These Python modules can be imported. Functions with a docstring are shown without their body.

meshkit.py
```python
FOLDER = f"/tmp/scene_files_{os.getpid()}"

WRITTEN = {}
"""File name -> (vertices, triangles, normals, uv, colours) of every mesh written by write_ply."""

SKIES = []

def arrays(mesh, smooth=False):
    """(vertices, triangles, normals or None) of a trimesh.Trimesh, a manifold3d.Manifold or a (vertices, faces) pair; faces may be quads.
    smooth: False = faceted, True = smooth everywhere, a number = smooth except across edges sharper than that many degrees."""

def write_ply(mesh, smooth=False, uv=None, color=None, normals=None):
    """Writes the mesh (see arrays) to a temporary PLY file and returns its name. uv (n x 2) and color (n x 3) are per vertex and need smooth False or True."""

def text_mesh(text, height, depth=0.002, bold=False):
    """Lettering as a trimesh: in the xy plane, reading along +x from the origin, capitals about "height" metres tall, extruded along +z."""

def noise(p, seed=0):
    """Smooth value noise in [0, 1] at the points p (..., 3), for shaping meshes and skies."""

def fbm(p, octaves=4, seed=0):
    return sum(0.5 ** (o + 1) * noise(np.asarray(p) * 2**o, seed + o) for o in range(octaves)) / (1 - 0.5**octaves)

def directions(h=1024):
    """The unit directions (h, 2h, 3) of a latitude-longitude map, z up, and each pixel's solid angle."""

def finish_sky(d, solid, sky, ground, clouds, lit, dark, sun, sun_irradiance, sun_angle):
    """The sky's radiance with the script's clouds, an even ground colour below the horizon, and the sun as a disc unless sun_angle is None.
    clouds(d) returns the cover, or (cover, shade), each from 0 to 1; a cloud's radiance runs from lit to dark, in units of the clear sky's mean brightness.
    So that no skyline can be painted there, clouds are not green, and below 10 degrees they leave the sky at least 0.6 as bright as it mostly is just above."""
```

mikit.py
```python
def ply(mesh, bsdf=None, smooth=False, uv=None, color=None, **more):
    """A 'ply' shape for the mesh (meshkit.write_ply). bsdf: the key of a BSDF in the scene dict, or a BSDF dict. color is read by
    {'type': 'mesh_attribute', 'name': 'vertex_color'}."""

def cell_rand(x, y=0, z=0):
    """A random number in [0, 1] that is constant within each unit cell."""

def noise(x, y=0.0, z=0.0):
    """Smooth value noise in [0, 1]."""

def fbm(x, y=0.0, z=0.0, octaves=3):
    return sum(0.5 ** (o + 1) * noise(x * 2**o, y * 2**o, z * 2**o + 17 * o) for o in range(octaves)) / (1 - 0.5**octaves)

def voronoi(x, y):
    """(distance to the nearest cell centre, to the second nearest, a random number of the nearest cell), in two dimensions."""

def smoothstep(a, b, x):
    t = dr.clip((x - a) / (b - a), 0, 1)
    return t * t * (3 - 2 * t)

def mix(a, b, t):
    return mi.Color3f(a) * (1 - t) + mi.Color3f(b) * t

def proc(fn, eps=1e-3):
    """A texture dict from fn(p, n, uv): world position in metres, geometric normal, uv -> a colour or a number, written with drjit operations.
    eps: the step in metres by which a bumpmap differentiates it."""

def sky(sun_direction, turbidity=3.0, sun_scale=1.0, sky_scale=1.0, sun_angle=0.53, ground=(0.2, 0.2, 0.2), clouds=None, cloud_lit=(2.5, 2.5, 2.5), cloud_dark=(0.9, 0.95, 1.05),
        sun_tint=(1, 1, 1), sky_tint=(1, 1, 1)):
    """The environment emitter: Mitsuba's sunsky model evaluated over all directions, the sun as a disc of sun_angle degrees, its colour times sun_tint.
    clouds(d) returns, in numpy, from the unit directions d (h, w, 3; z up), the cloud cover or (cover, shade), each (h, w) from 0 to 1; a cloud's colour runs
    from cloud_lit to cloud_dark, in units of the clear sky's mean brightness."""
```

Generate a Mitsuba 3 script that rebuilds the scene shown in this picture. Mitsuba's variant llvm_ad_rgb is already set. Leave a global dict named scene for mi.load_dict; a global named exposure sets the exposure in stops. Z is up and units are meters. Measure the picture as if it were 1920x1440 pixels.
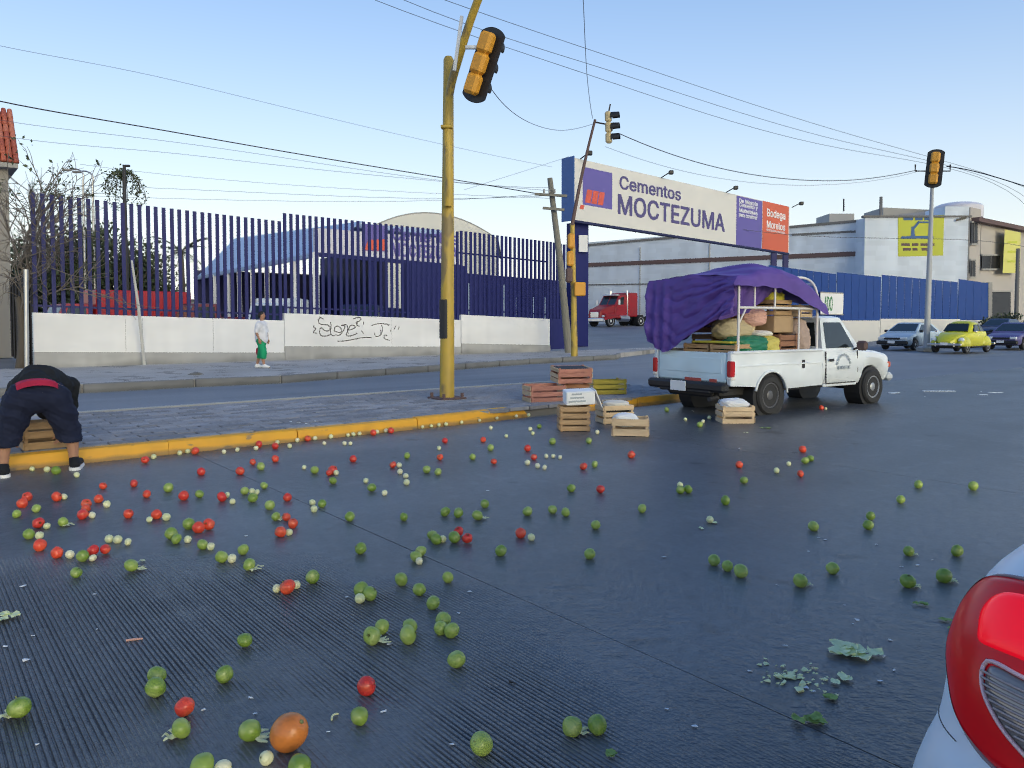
import math, random
import numpy as np, trimesh, manifold3d as m3
import mitsuba as mi, drjit as dr, mikit, meshkit
from mikit import proc, noise, fbm, voronoi, smoothstep, mix, cell_rand
from shapely.geometry import Polygon
T = mi.ScalarTransform4f
random.seed(5); rng = np.random.default_rng(11)
scene, labels = {}, {}

# ------------------------------------------------------------------ camera, sky, exposure
F, H, HOR, PITCH = 1442.0, 1.5, 602.0, math.radians(2.4)
PPY = HOR + F * math.tan(PITCH)
CP, SP = math.cos(PITCH), math.sin(PITCH)
scene['camera'] = {'type': 'perspective', 'fov': math.degrees(2 * math.atan(960 / F)), 'fov_axis': 'x', 'near_clip': 0.05, 'far_clip': 2000.0,
                   'principal_point_offset_y': (720 - PPY) / 1440,
                   'to_world': T().look_at([0, 0, H], [0, CP, H - SP], [0, 0, 1])}


def haze_band(d):
    """thin evening haze low round the whole horizon"""
    z = np.clip(d[..., 2], 0, 1)
    return np.clip(0.95 * np.exp(-(z / 0.19) ** 1.25), 0, 1)


scene['sky'] = mikit.sky([0.5, -0.85, 0.12], turbidity=2.6, sun_scale=0.36, sun_angle=44, sun_tint=(0.56, 0.92, 2.4), sky_scale=1.0, ground=(0.14, 0.15, 0.17), clouds=haze_band,
                         cloud_lit=(2.5, 2.42, 2.2), cloud_dark=(1, 1, 1), sky_tint=(0.52, 0.67, 0.99))
exposure = 3.95

# ------------------------------------------------------------------ helpers
U = np.array([0.78, 0.6258, 0.0]); U /= np.linalg.norm(U)      # along the avenue, away to the right
V = np.array([-U[1], U[0], 0.0])                                # across it, away to the left
UV = lambda u, v, z=0.0: U * u + V * v + np.array([0, 0, z])


def ray(px, py):
    a, b = (px - 960) / F, (PPY - py) / F
    return np.array([a, CP + b * SP, -SP + b * CP])


CAM = np.array([0, 0, H])


def G(px, py, z=0.0):
    d = ray(px, py)
    return CAM + d * ((z - H) / d[2])


def AT(px, py, Y):
    d = ray(px, py)
    return CAM + d * (Y / d[1])


def AL(px, py, v, n=V):
    """the point of the upright plane n.P = v seen at a pixel"""
    d = ray(px, py)
    return CAM + d * (v / (d @ n))


def uniq(key):
    if key not in scene and key not in labels:
        return key
    k = 1
    while f'{key}_{k:03d}' in scene or f'{key}_{k:03d}' in labels:
        k += 1
    return f'{key}_{k:03d}'


def lab(key, label=None, cat=None, group=None, kind=None):
    d = {k: v for k, v in (('label', label), ('category', cat), ('group', group), ('kind', kind)) if v}
    if d:
        labels[key] = d
    return key


def thing(name, label, cat, group=None):
    return lab(uniq(name), label, cat, group)


def add(key, mesh, bsdf, smooth=False, M=None, label=None, cat=None, group=None, kind=None):
    key = uniq(key)
    s = mesh if isinstance(mesh, dict) else mikit.ply(mesh, bsdf, smooth)
    s = dict(s)
    if isinstance(mesh, dict) and bsdf:
        s['bsdf'] = {'type': 'ref', 'id': bsdf}
    if M is not None:
        s['to_world'] = T(np.asarray(M, float).tolist()) if not isinstance(M, T) else M
    scene[key] = s
    return lab(key, label, cat, group, kind)


def part(t, name, mesh, bsdf, smooth=False, M=None, label=None, kind=None):
    return add(t + '__' + name, mesh, bsdf, smooth, M, label, kind=kind)


def frame(o, ang, pitch=0, roll=0):
    """matrix: local x turned ang radians from world x about z"""
    return trimesh.transformations.translation_matrix(o) @ trimesh.transformations.euler_matrix(roll, pitch, ang, 'sxyz')


def mv(m, M):
    m = m.copy(); m.apply_transform(M); return m


def cat(*ms):
    ms = [x for m in ms for x in (m if isinstance(m, (list, tuple)) else [m])]
    return trimesh.util.concatenate(ms)


def box(c, s, ch=0.0, rz=0.0):
    c, s = np.asarray(c, float), np.asarray(s, float) / 2
    if ch:
        ch = min(ch, 0.45 * 2 * s.min())
        pts = []
        for sx in (-1, 1):
            for sy in (-1, 1):
                for sz in (-1, 1):
                    g = np.array([sx, sy, sz])
                    for k in range(3):
                        q = s - ch; q[k] = s[k]
                        pts.append(g * q)
        m = trimesh.convex.convex_hull(np.array(pts))
    else:
        m = trimesh.creation.box(2 * s)
    if rz:
        m.apply_transform(trimesh.transformations.rotation_matrix(rz, [0, 0, 1]))
    m.apply_translation(c)
    return m


def hull(pts):
    return trimesh.convex.convex_hull(np.asarray(pts, float))


def bar(p, q, w, h=None, up=(0, 0, 1), ch=0.0):
    """square bar from p to q: w across, h along 'up'"""
    p, q = np.asarray(p, float), np.asarray(q, float)
    h = w if h is None else h
    x = q - p; L = np.linalg.norm(x); x /= L
    u = np.asarray(up, float)
    if abs(x @ u) > 0.98:
        u = np.array([1.0, 0, 0]) if abs(x[0]) < 0.9 else np.array([0, 1.0, 0])
    y = np.cross(u, x); y /= np.linalg.norm(y); z = np.cross(x, y)
    M = np.eye(4); M[:3, 0], M[:3, 1], M[:3, 2], M[:3, 3] = x, y, z, (p + q) / 2
    return mv(box([0, 0, 0], [L, w, h], ch), M)


def skin(rings, cap=True, closed=True):
    rings = [np.asarray(r, float) for r in rings]
    n = len(rings[0]); v = np.vstack(rings); f = []
    for i in range(len(rings) - 1):
        for j in range(n if closed else n - 1):
            a, b = i * n + j, i * n + (j + 1) % n
            f += [[a, b, b + n], [a, b + n, a + n]]
    if cap:
        for i, fl in ((0, True), (len(rings) - 1, False)):
            v = np.vstack([v, rings[i].mean(0)]); c = len(v) - 1
            for j in range(n):
                a, b = i * n + j, i * n + (j + 1) % n
                f.append([b, a, c] if fl else [a, b, c])
    m = trimesh.Trimesh(v, f, process=False)
    if cap and closed and m.volume < 0:
        m.invert()
    return m


def tube(pts, r, n=8, cap=True):
    p = np.asarray(pts, float); r = np.broadcast_to(r, (len(p),))
    t = np.gradient(p, axis=0); t /= np.linalg.norm(t, axis=1, keepdims=True) + 1e-12
    a = np.cross(t[0], [0, 0, 1.0] if abs(t[0][2]) < 0.9 else [1.0, 0, 0]); a /= np.linalg.norm(a)
    rings = []
    for i in range(len(p)):
        a = a - t[i] * (a @ t[i]); a /= np.linalg.norm(a); b = np.cross(t[i], a)
        th = np.arange(n) * 2 * np.pi / n
        rings.append(p[i] + r[i] * (np.cos(th)[:, None] * a + np.sin(th)[:, None] * b))
    return skin(rings, cap)


def spline(pts, n=24):
    from scipy.interpolate import CubicSpline
    p = np.asarray(pts, float); s = np.r_[0, np.cumsum(np.linalg.norm(np.diff(p, axis=0), axis=1))]
    return CubicSpline(s, p)(np.linspace(0, s[-1], n))


def lathe(prof, n=24, axis='z'):
    th = np.arange(n) * 2 * np.pi / n
    m = skin([[[r * np.cos(a), r * np.sin(a), z] for a in th] for r, z in prof])
    if axis == 'y':
        m.apply_transform(trimesh.transformations.rotation_matrix(-np.pi / 2, [1, 0, 0]))
    if axis == 'x':
        m.apply_transform(trimesh.transformations.rotation_matrix(np.pi / 2, [0, 1, 0]))
    return m


def ext(poly, depth):
    return trimesh.creation.extrude_polygon(poly if isinstance(poly, Polygon) else Polygon(poly), depth, engine='earcut')


def basis(o, x, y, z=None):
    """matrix whose columns are the given axes (x, y as given; z = x cross y)"""
    M = np.eye(4); x = np.asarray(x, float); y = np.asarray(y, float)
    M[:3, 0], M[:3, 1] = x / np.linalg.norm(x), y / np.linalg.norm(y)
    M[:3, 2] = np.cross(M[:3, 0], M[:3, 1]) if z is None else z
    M[:3, 3] = o
    return M


def quad(a, b, c, d, th=0.004):
    """thin solid panel a b c d (counter-clockwise seen from outside), its front 'th' proud of the given face"""
    a, b, c, d = (np.asarray(x, float) for x in (a, b, c, d))
    n = np.cross(b - a, d - a); n /= np.linalg.norm(n)
    v = np.array([a, b, c, d] * 2); v[:4] += n * th; v[4:] -= n * 0.01
    f = [[0, 1, 2], [0, 2, 3], [6, 5, 4], [7, 6, 4], [4, 5, 1], [4, 1, 0], [5, 6, 2], [5, 2, 1], [6, 7, 3], [6, 3, 2], [7, 4, 0], [7, 0, 3]]
    return trimesh.Trimesh(v, f, process=False)


def lerp(a, b, t):
    return np.asarray(a, float) * (1 - t) + np.asarray(b, float) * t


def text_on(txt, o, x, y, h, width=None, bold=False, depth=0.02):
    """lettering standing on the face with origin o, reading along x, up along y; squeezed to 'width' if given"""
    m = meshkit.text_mesh(txt, h, depth, bold)
    if width:
        s = width / m.bounds[1][0]
        m.apply_scale([s, 1, 1])
    m.apply_transform(basis(o, x, y))
    return m


# ------------------------------------------------------------------ materials
def pr(name, rgb, rough=0.5, metal=0.0, spec=0.5, clear=0.0, sheen=0.0, two=False):
    d = {'type': 'principled', 'base_color': rgb if isinstance(rgb, dict) else {'type': 'rgb', 'value': list(rgb)}, 'roughness': rough, 'metallic': metal, 'specular': spec}
    if clear:
        d |= {'clearcoat': clear, 'clearcoat_gloss': 0.9}
    if sheen:
        d |= {'sheen': sheen}
    scene[name] = {'type': 'twosided', 'b': d} if two else d
    return name


def uvw(p):
    return p.x * float(U[0]) + p.y * float(U[1]), p.x * float(V[0]) + p.y * float(V[1])


def road_color(p, n, uv):
    u, v = uvw(p)
    a = fbm(p.x * 0.35, p.y * 0.35, octaves=4)
    lane = noise(u * 0.06, v * 0.9) * 0.5 + noise(u * 0.25, v * 3.2, 3) * 0.5         # wear along the lanes
    g = 0.093 + 0.042 * (a - 0.5) + 0.034 * (lane - 0.5)
    g += 0.020 * (noise(p.x * 90, p.y * 90) - 0.5) + 0.016 * (noise(p.x * 28, p.y * 28) - 0.5)
    st = smoothstep(0.50, 0.80, fbm(p.x * 0.7 + 7, p.y * 0.7, octaves=4))
    g *= 1 - 0.22 * st
    drip = smoothstep(0.74, 0.90, fbm(p.x * 3.1 + 3, p.y * 3.1, octaves=3))
    g *= 1 - 0.45 * drip
    track = smoothstep(0.35, 0.75, noise(u * 0.12 + 5, v * 1.15 + 0.4))                  # rubber laid down in the wheel tracks
    g *= 1 - 0.16 * track
    g += smoothstep(0.66, 0.85, fbm(u * 7, v * 7 + 11, octaves=2)) * 0.012
    return mi.Color3f(g * 0.92, g * 0.985, g * 1.10)


def road_bump(p, n, uv):
    return 0.0026 * noise(p.x * 75, p.y * 75) + 0.0016 * noise(p.x * 170, p.y * 170) + 0.004 * noise(p.x * 20, p.y * 20)


scene['m_road'] = {'type': 'bumpmap', 'b': proc(road_bump, 0.002), 'scale': 1.0,
                   'n': {'type': 'principled', 'base_color': proc(road_color), 'roughness': 0.36, 'specular': 0.8}}


def street_color(p, n, uv):
    u, v = uvw(p)
    a = fbm(p.x * 0.3, p.y * 0.3, octaves=4)
    g = 0.190 + 0.06 * (a - 0.5) + 0.03 * (noise(u * 0.15, v * 2.4) - 0.5) + 0.02 * (noise(p.x * 40, p.y * 40) - 0.5)
    return mi.Color3f(g * 0.93, g * 0.99, g * 1.12)


pr('m_street', proc(street_color), 0.6)


def stone_color(p, n, uv):
    a = fbm(p.x * 0.8, p.y * 0.8, p.z * 0.8, octaves=4)
    g = 0.30 + 0.15 * (a - 0.5) + 0.05 * (noise(p.x * 30, p.y * 30, p.z * 30) - 0.5)
    g *= 1 - 0.35 * smoothstep(0.6, 0.75, fbm(p.x * 2.1 + 3, p.y * 2.1, octaves=3))
    return mi.Color3f(g, g * 0.97, g * 0.96)


pr('m_stone', proc(stone_color), 0.85)
for i, k in enumerate((0.85, 1.0, 1.18)):
    def paver_color(p, n, uv, k=k):
        g = k * (0.225 + 0.11 * (fbm(p.x * 0.9, p.y * 0.9, octaves=3) - 0.5) + 0.05 * (noise(p.x * 35, p.y * 35) - 0.5))
        return mi.Color3f(g, g * 0.985, g * 1.05)
    pr(f'm_paver{i}', proc(paver_color), 0.75)


def kerb_color(p, n, uv):
    w = fbm(p.x * 3, p.y * 3, p.z * 9, octaves=4)
    chip = smoothstep(0.66, 0.74, w + 0.25 * (noise(p.x * 14, p.y * 14, p.z * 20) - 0.5))
    low = smoothstep(0.05, 0.0, p.z - 0.03 * noise(p.x * 6, p.y * 6))
    c = mix((0.74, 0.37, 0.018), (0.64, 0.32, 0.025), fbm(p.x * 7, p.y * 7, octaves=2))
    c = mix(c, (0.20, 0.16, 0.11), chip * 0.75)
    return mix(c, (0.12, 0.10, 0.08), low * 0.6)


pr('m_kerb', proc(kerb_color), 0.55)


def plaster_color(p, n, uv):
    u, v = uvw(p)
    d = fbm(u * 0.6, p.z * 1.5, 2, octaves=4)
    streak = noise(u * 5.0, p.z * 0.35)
    g = 0.72 + 0.15 * (d - 0.5) + 0.05 * (streak - 0.5)
    return mi.Color3f(g * 0.99, g * 0.99, g)


pr('m_plaster', proc(plaster_color), 0.8)


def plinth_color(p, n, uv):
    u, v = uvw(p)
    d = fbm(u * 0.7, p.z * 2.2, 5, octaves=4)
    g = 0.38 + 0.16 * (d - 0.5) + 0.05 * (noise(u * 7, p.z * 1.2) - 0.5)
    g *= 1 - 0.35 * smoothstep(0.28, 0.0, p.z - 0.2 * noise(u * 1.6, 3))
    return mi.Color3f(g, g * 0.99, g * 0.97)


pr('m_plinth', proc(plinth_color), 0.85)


def block_color(p, n, uv):
    """painted concrete blockwork, courses told apart only as tone"""
    w = p.x * 0.85 - p.y * 0.53
    cz = dr.floor(p.z / 0.4)
    t = cell_rand(cz, dr.floor(w / 0.8 + 0.5 * cell_rand(cz, 3)), 1)
    d = fbm(w * 0.25, p.z * 0.35, octaves=4)
    streak = noise(w * 1.6, p.z * 0.12)
    g = 0.46 + 0.05 * (t - 0.5) + 0.11 * (d - 0.5) + 0.07 * (streak - 0.5)
    return mi.Color3f(g * 1.3, g * 1.42, g * 1.56)


pr('m_block', proc(block_color), 0.85)
pr('m_concrete', (0.33, 0.32, 0.30), 0.85)
pr('m_concrete_dark', (0.16, 0.155, 0.15), 0.85)
pr('m_navy', (0.012, 0.016, 0.115), 0.5, 0, 0.3)
pr('m_blue', (0.016, 0.055, 0.27), 0.45)
pr('m_blue_dark', (0.010, 0.015, 0.075), 0.6)
pr('m_blue_pale', (0.36, 0.47, 0.66), 0.5)
pr('m_white', (0.74, 0.74, 0.74), 0.5)
pr('m_white_warm', (0.68, 0.655, 0.62), 0.55)
pr('m_black', (0.018, 0.018, 0.02), 0.5)
pr('m_rubber', (0.022, 0.022, 0.024), 0.75)
pr('m_dark', (0.035, 0.035, 0.04), 0.7)
pr('m_glass', (0.012, 0.018, 0.022), 0.06, 0, 0.8)
pr('m_steel', (0.42, 0.43, 0.45), 0.4, 0.7)
pr('m_chrome', (0.75, 0.75, 0.77), 0.15, 1.0)
pr('m_cable', (0.06, 0.065, 0.08), 0.6)
pr('m_red_lamp', (0.42, 0.008, 0.012), 0.2, 0, 0.5, 0.6)
# ------------------------------------------------------------------ ground, streets, median
def rise(y):
    """the side street and everything beyond the junction climbs gently"""
    return 0.034 * np.clip(np.asarray(y, float) - 40.0, 0, 38) * np.clip((np.asarray(y, float) - 40) / 12, 0, 1)


def sheet(xs, ys, z0=0.0):
    X, Y = np.meshgrid(xs, ys, indexing='ij')
    v = np.stack([X, Y, z0 + rise(Y)], -1).reshape(-1, 3)
    n, m = len(xs), len(ys); i, j = np.meshgrid(np.arange(n - 1), np.arange(m - 1), indexing='ij')
    a = (i * m + j).ravel()
    return trimesh.Trimesh(v, np.vstack([np.stack([a, a + m, a + m + 1], 1), np.stack([a, a + m + 1, a + 1], 1)]), process=False)


add('ground', sheet(np.r_[-900, -300, np.linspace(-120, 160, 57), 400, 1200], np.r_[-600, -100, np.linspace(-20, 150, 69), 300, 1500], -0.03), 'm_street', True,
    label='grey asphalt of the far lanes and side street', kind='structure')
# near carriageway: concrete slabs with open joints on a dark bed
lab('road', 'dark grooved concrete roadway strewn with fruit', None, None, 'structure')
JU, SL = 2.6, 5.0
kerb_v = 9.05
us = [JU + SL * k for k in range(-4, 12)]; vs = [-16.0, -6.6, 8.9]
add('road__bed', hull([UV(u, v, z) for u in (-18, 58) for v in (-16, kerb_v + .1) for z in (-.026, -.012)]), 'm_dark', label='dark joint bed under the slabs')


def tined(a, b, c, d):
    """slab top cut with shallow crosswise grooves, worn away farther from the camera"""
    r = np.random.default_rng(4); n = int((b - a) / .0208); e = np.linspace(a, b, n + 1) ; vv = np.unique(np.r_[c, np.arange(-1.2, 6.6, .12), d])
    us_, dep = [a], [0.0]
    for k in range(n):
        w = e[k + 1] - e[k]; o = e[k] + .002 * (r.random() - .5)
        for f, g in ((.30, 0), (.42, 1), (.72, 1), (.84, 0)):
            us_.append(o + w * f); dep.append(g * (.8 + .4 * r.random()))
    us_.append(b); dep.append(0.0)
    A, B_ = np.meshgrid(us_, vv, indexing='ij'); D_ = np.meshgrid(dep, vv, indexing='ij')[0]
    P = A[..., None] * U + B_[..., None] * V
    wv = .55 * np.sin(A * 9 + B_ * 1.3) * .004
    f = meshkit.fbm(np.stack([P[..., 0] * .9, P[..., 1] * .9, 0 * A], -1), 3)
    g_u = meshkit.fbm(np.stack([P[..., 0] * 1.7 + 5, P[..., 1] * 1.7, 0 * A], -1), 3)
    keep = np.clip((5.15 - P[..., 1] + 2.2 * (f - .5)) / 1.1, 0, 1) * np.clip((f - .22) / .25, .2, 1) * np.clip((2.40 - A + 1.1 * (g_u - .5)) / .7, 0, 1)
    z = -.0065 * D_ * keep
    P = P + wv[..., None] * U; P[..., 2] = z
    m, q = A.shape; i_, j_ = np.meshgrid(np.arange(m - 1), np.arange(q - 1), indexing='ij'); k0 = (i_ * q + j_).ravel()
    return trimesh.Trimesh(P.reshape(-1, 3), np.vstack([np.stack([k0, k0 + q, k0 + q + 1], 1), np.stack([k0, k0 + q + 1, k0 + 1], 1)]), process=False)


for i in range(len(us) - 1):
    for j in range(len(vs) - 1):
        g = 0.0016
        a, b, c, d = us[i] + g, us[i + 1] - g, vs[j] + (g if j else 0), vs[j + 1] - g
        if j == len(vs) - 2:
            d = kerb_v + 0.05
        if us[i] < JU < us[i] + 8 and j == 1 and b <= JU:
            add('road__slab', tined(a, b, c, d), 'm_road', label='slab with fine crosswise grooves')
            continue
        add('road__slab', hull([UV(x, y, z) for x, y, z in [(a, c, -.02), (b, c, -.02), (a, d, -.02), (b, d, -.02)]] + [UV(x, y, 0) for x, y in [(a + .003, c + .003), (b - .003, c + .003), (a + .003, d - .003), (b - .003, d - .003)]]), 'm_road')
# median with a yellow kerb
KH = 0.15
kp = [UV(-14, 9.05)] + [G(x, y) for x, y in ((20, 883), (160, 868), (460, 838), (700, 813), (900, 790), (1040, 773), (1240, 756))] + [UV(11.75, 9.35), UV(12.35, 9.9), UV(12.6, 10.8)]
kp = spline(kp, 90)
lab('kerb', 'yellow painted kerb along the near edge of the paved median', None, None, 'structure')


def sweep_kerb(p, jit):
    t = np.gradient(p, axis=0); t /= np.linalg.norm(t, axis=1, keepdims=True)
    n = np.stack([-t[:, 1], t[:, 0], 0 * t[:, 0]], 1)
    prof = [(0.0, -.03), (0.012, .10), (0.03, KH - .012), (0.05, KH + jit), (0.16, KH + jit), (0.185, KH - .02), (0.185, -.03)]
    return skin([[q + m * a + np.array([0, 0, b]) for a, b in prof] for q, m in zip(p, n)])


sl = np.r_[0, np.cumsum(np.linalg.norm(np.diff(kp, axis=0), axis=1))]
at_k = lambda s: np.stack([np.interp(s, sl, kp[:, k]) for k in range(3)], 1)
s0 = 0.0
while s0 < sl[-1] - 0.3:
    L = min(1.5 + 0.3 * rng.random(), sl[-1] - s0)
    q = at_k(np.linspace(s0 + .004, s0 + L - .004, 7)); q[:, :2] += (rng.random(2) - .5) * .012
    add('kerb__kerbstone', sweep_kerb(q, (rng.random() - .5) * .012), 'm_kerb', 25)
    s0 += L
MF = 12.95
lab('median', 'grey block-paved median between the two carriageways', None, None, 'structure')
add('median__base', hull([UV(u, v, z) for u, v in ((-14, 9.2), (-14, MF), (11.6, 9.4), (12.3, 10), (12.45, 10.8), (12.3, 12.2), (11.8, MF)) for z in (-.03, KH - .035)]), 'm_concrete_dark')
add('median__edge_strip', hull([UV(u, v, z) for u in (-14, 11.8) for v in (MF - .13, MF + .02) for z in (-.03, KH + .004)]), 'm_concrete', label='pale painted edge strip of the median')
pav, pm = [], []
for i in range(-36, 32):
    for j in range(19):
        u, v = i * .4 + (.2 if j % 2 else 0), 9.36 + j * .19
        if v > MF - .22 or u < -12.5 or u > 12.15 - max(0, 10.2 - v) ** 2 - max(0, v - 12) ** 2 * .5:
            continue
        h = KH - .006 + .010 * rng.random() + .012 * meshkit.noise(np.array([[u * .6, v * .6, 0]]))[0]
        pav.append((UV(u, v, h - .03), rng.random() * .05 - .025, (rng.random(2) - .5) * .035))
pave = box([0, 0, 0], [.385, .176, .06], .008)
pdict = mikit.ply(pave)
px_of = lambda P: 960 + F * P[0] / P[1]
near = sorted(range(len(pav)), key=lambda i: pav[i][0][1] + (0 if 0 < px_of(pav[i][0]) < 1330 else 50))
ang = math.atan2(U[1], U[0])
far = []
for r, i in enumerate(near):
    o, a, tl = pav[i]
    M = frame(o, ang + a, tl[0], tl[1])
    if r < 280:
        add('median__paver', pdict, f'm_paver{rng.integers(3)}', M=M)
    else:
        far.append(mv(pave, M))
add('median__paver_field', cat(far), 'm_paver1', kind='stuff')
pr('m_kerb_grey', proc(lambda p, n, uv: mi.Color3f(.17 + .10 * (fbm(p.x * 2, p.y * 2, p.z * 4, octaves=3) - .5)) * (1 - .3 * smoothstep(.08, .0, p.z))), .85)
# far pavement by the fence
fs = [UV(-16, 17.6)] + [G(x, y) for x, y in ((153, 734), (364, 723), (525, 716), (990, 681), (1110, 675))]
fs += [fs[-1] + np.array([1.0, 1.0, 0]), fs[-1] + np.array([1.4, 2.6, 0]), UV(31.5, 25.7), UV(-16, 25.7)]
SW = 0.16
lab('pavement', 'worn grey pavement along the foot of the fence wall', None, None, 'structure')
poly = Polygon([p[:2] for p in fs])
m = ext(poly, SW + .05); m.apply_translation([0, 0, -.05]); add('pavement__slab', m, 'm_stone')
kl = np.array(fs[:8]); kk = []
for a, b in zip(kl[:-1], kl[1:]):
    L = np.linalg.norm(b - a); n = max(1, int(L / 1.6)); w = np.array([0, 0, 1.0])
    for k in range(n):
        p, q = lerp(a, b, (k + .01) / n), lerp(a, b, (k + .99) / n)
        add('pavement__kerbstone', bar(p + w * (.045 + .012 * rng.random()), q + w * (.045 + .012 * rng.random()), .16, .22, ch=.02), 'm_kerb_grey')
for (x, y), s in zip(((228, 727), (205, 729), (371, 713), (362, 717), (405, 716)), (.22, .15, .28, .2, .18)):
    p = G(x, y, .02)
    add(thing('rubble', 'dark broken kerb rubble lying in the gutter by the far pavement', 'rubble', 'bits of rubble in the far gutter'),
        hull(p + (rng.random((10, 3)) - .5) * [s * 1.8, s * 1.8, s] + [0, 0, s * .3]), 'm_concrete_dark') if False else None
    add('rubble', hull(p + (rng.random((10, 3)) - .5) * [s * 1.8, s * 1.8, s] + [0, 0, s * .3]), 'm_concrete_dark',
        label='dark broken kerb rubble lying in the gutter by the far pavement', cat='rubble', group='bits of rubble in the far gutter')
# painted dashes far up the avenue
lab('lane_marking', 'worn white dashes painted on the avenue ahead of the pickup', None, None, 'structure')
for (a, b, w) in (((1730, 733), (1790, 733), .1), ((1835, 740), (1850, 740), .1), ((1854, 736), (1878, 736), .1), ((1668, 737), (1684, 736), .1)):
    p, q = G(*a, .004), G(*b, .004)
    add('lane_marking__dash', bar(p, q, w, .006), 'm_white')
# ------------------------------------------------------------------ fence along the yard
FV = 25.5
fence = thing('perimeter_fence', 'long blue bar fence on a stepped white and grey wall with graffiti', 'fence')
wu = lambda px, py=640: AL(px, py, FV) @ U


def wall_sec(x0, x1, top, mid):
    """(top, mid): heights at each end from pixels"""
    a, b = wu(x0), wu(x1)
    za, zb = AL(x0, top[0], FV)[2], AL(x1, top[1], FV)[2]
    ma, mb = AL(x0, mid[0], FV)[2], AL(x1, mid[1], FV)[2]
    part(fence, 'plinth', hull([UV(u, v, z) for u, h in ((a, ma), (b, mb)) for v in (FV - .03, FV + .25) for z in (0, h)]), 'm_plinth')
    part(fence, 'wall', hull([UV(u, v, z) for u, l, h in ((a, ma, za), (b, mb, zb)) for v in (FV, FV + .22) for z in (l, h)]), 'm_plaster')
    return a, b, za, zb


def bars(a, b, za, zb, top, x0, x1, step):
    n = int((b - a) / step)
    ta, tb = AL(x0, top[0], FV)[2], AL(x1, top[1], FV)[2]
    for k in range(n + 1):
        t = (k + .35) / (n + .7)
        u, z0, z1 = a + (b - a) * t, za + (zb - za) * t, ta + (tb - ta) * t
        part(fence, 'bar', bar(UV(u, FV + .10, z0 - .02), UV(u + .004 * rng.standard_normal(), FV + .10, z1), .105, .05, up=V), 'm_navy')
    for h in ((.06, .74) if x0 > 800 else (.06,)):
        p, q = UV(a, FV + .16, lerp(za, ta, h)), UV(b, FV + .16, lerp(zb, tb, h))
        part(fence, 'rail', bar(p, q, .06, .06), 'm_navy')


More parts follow.
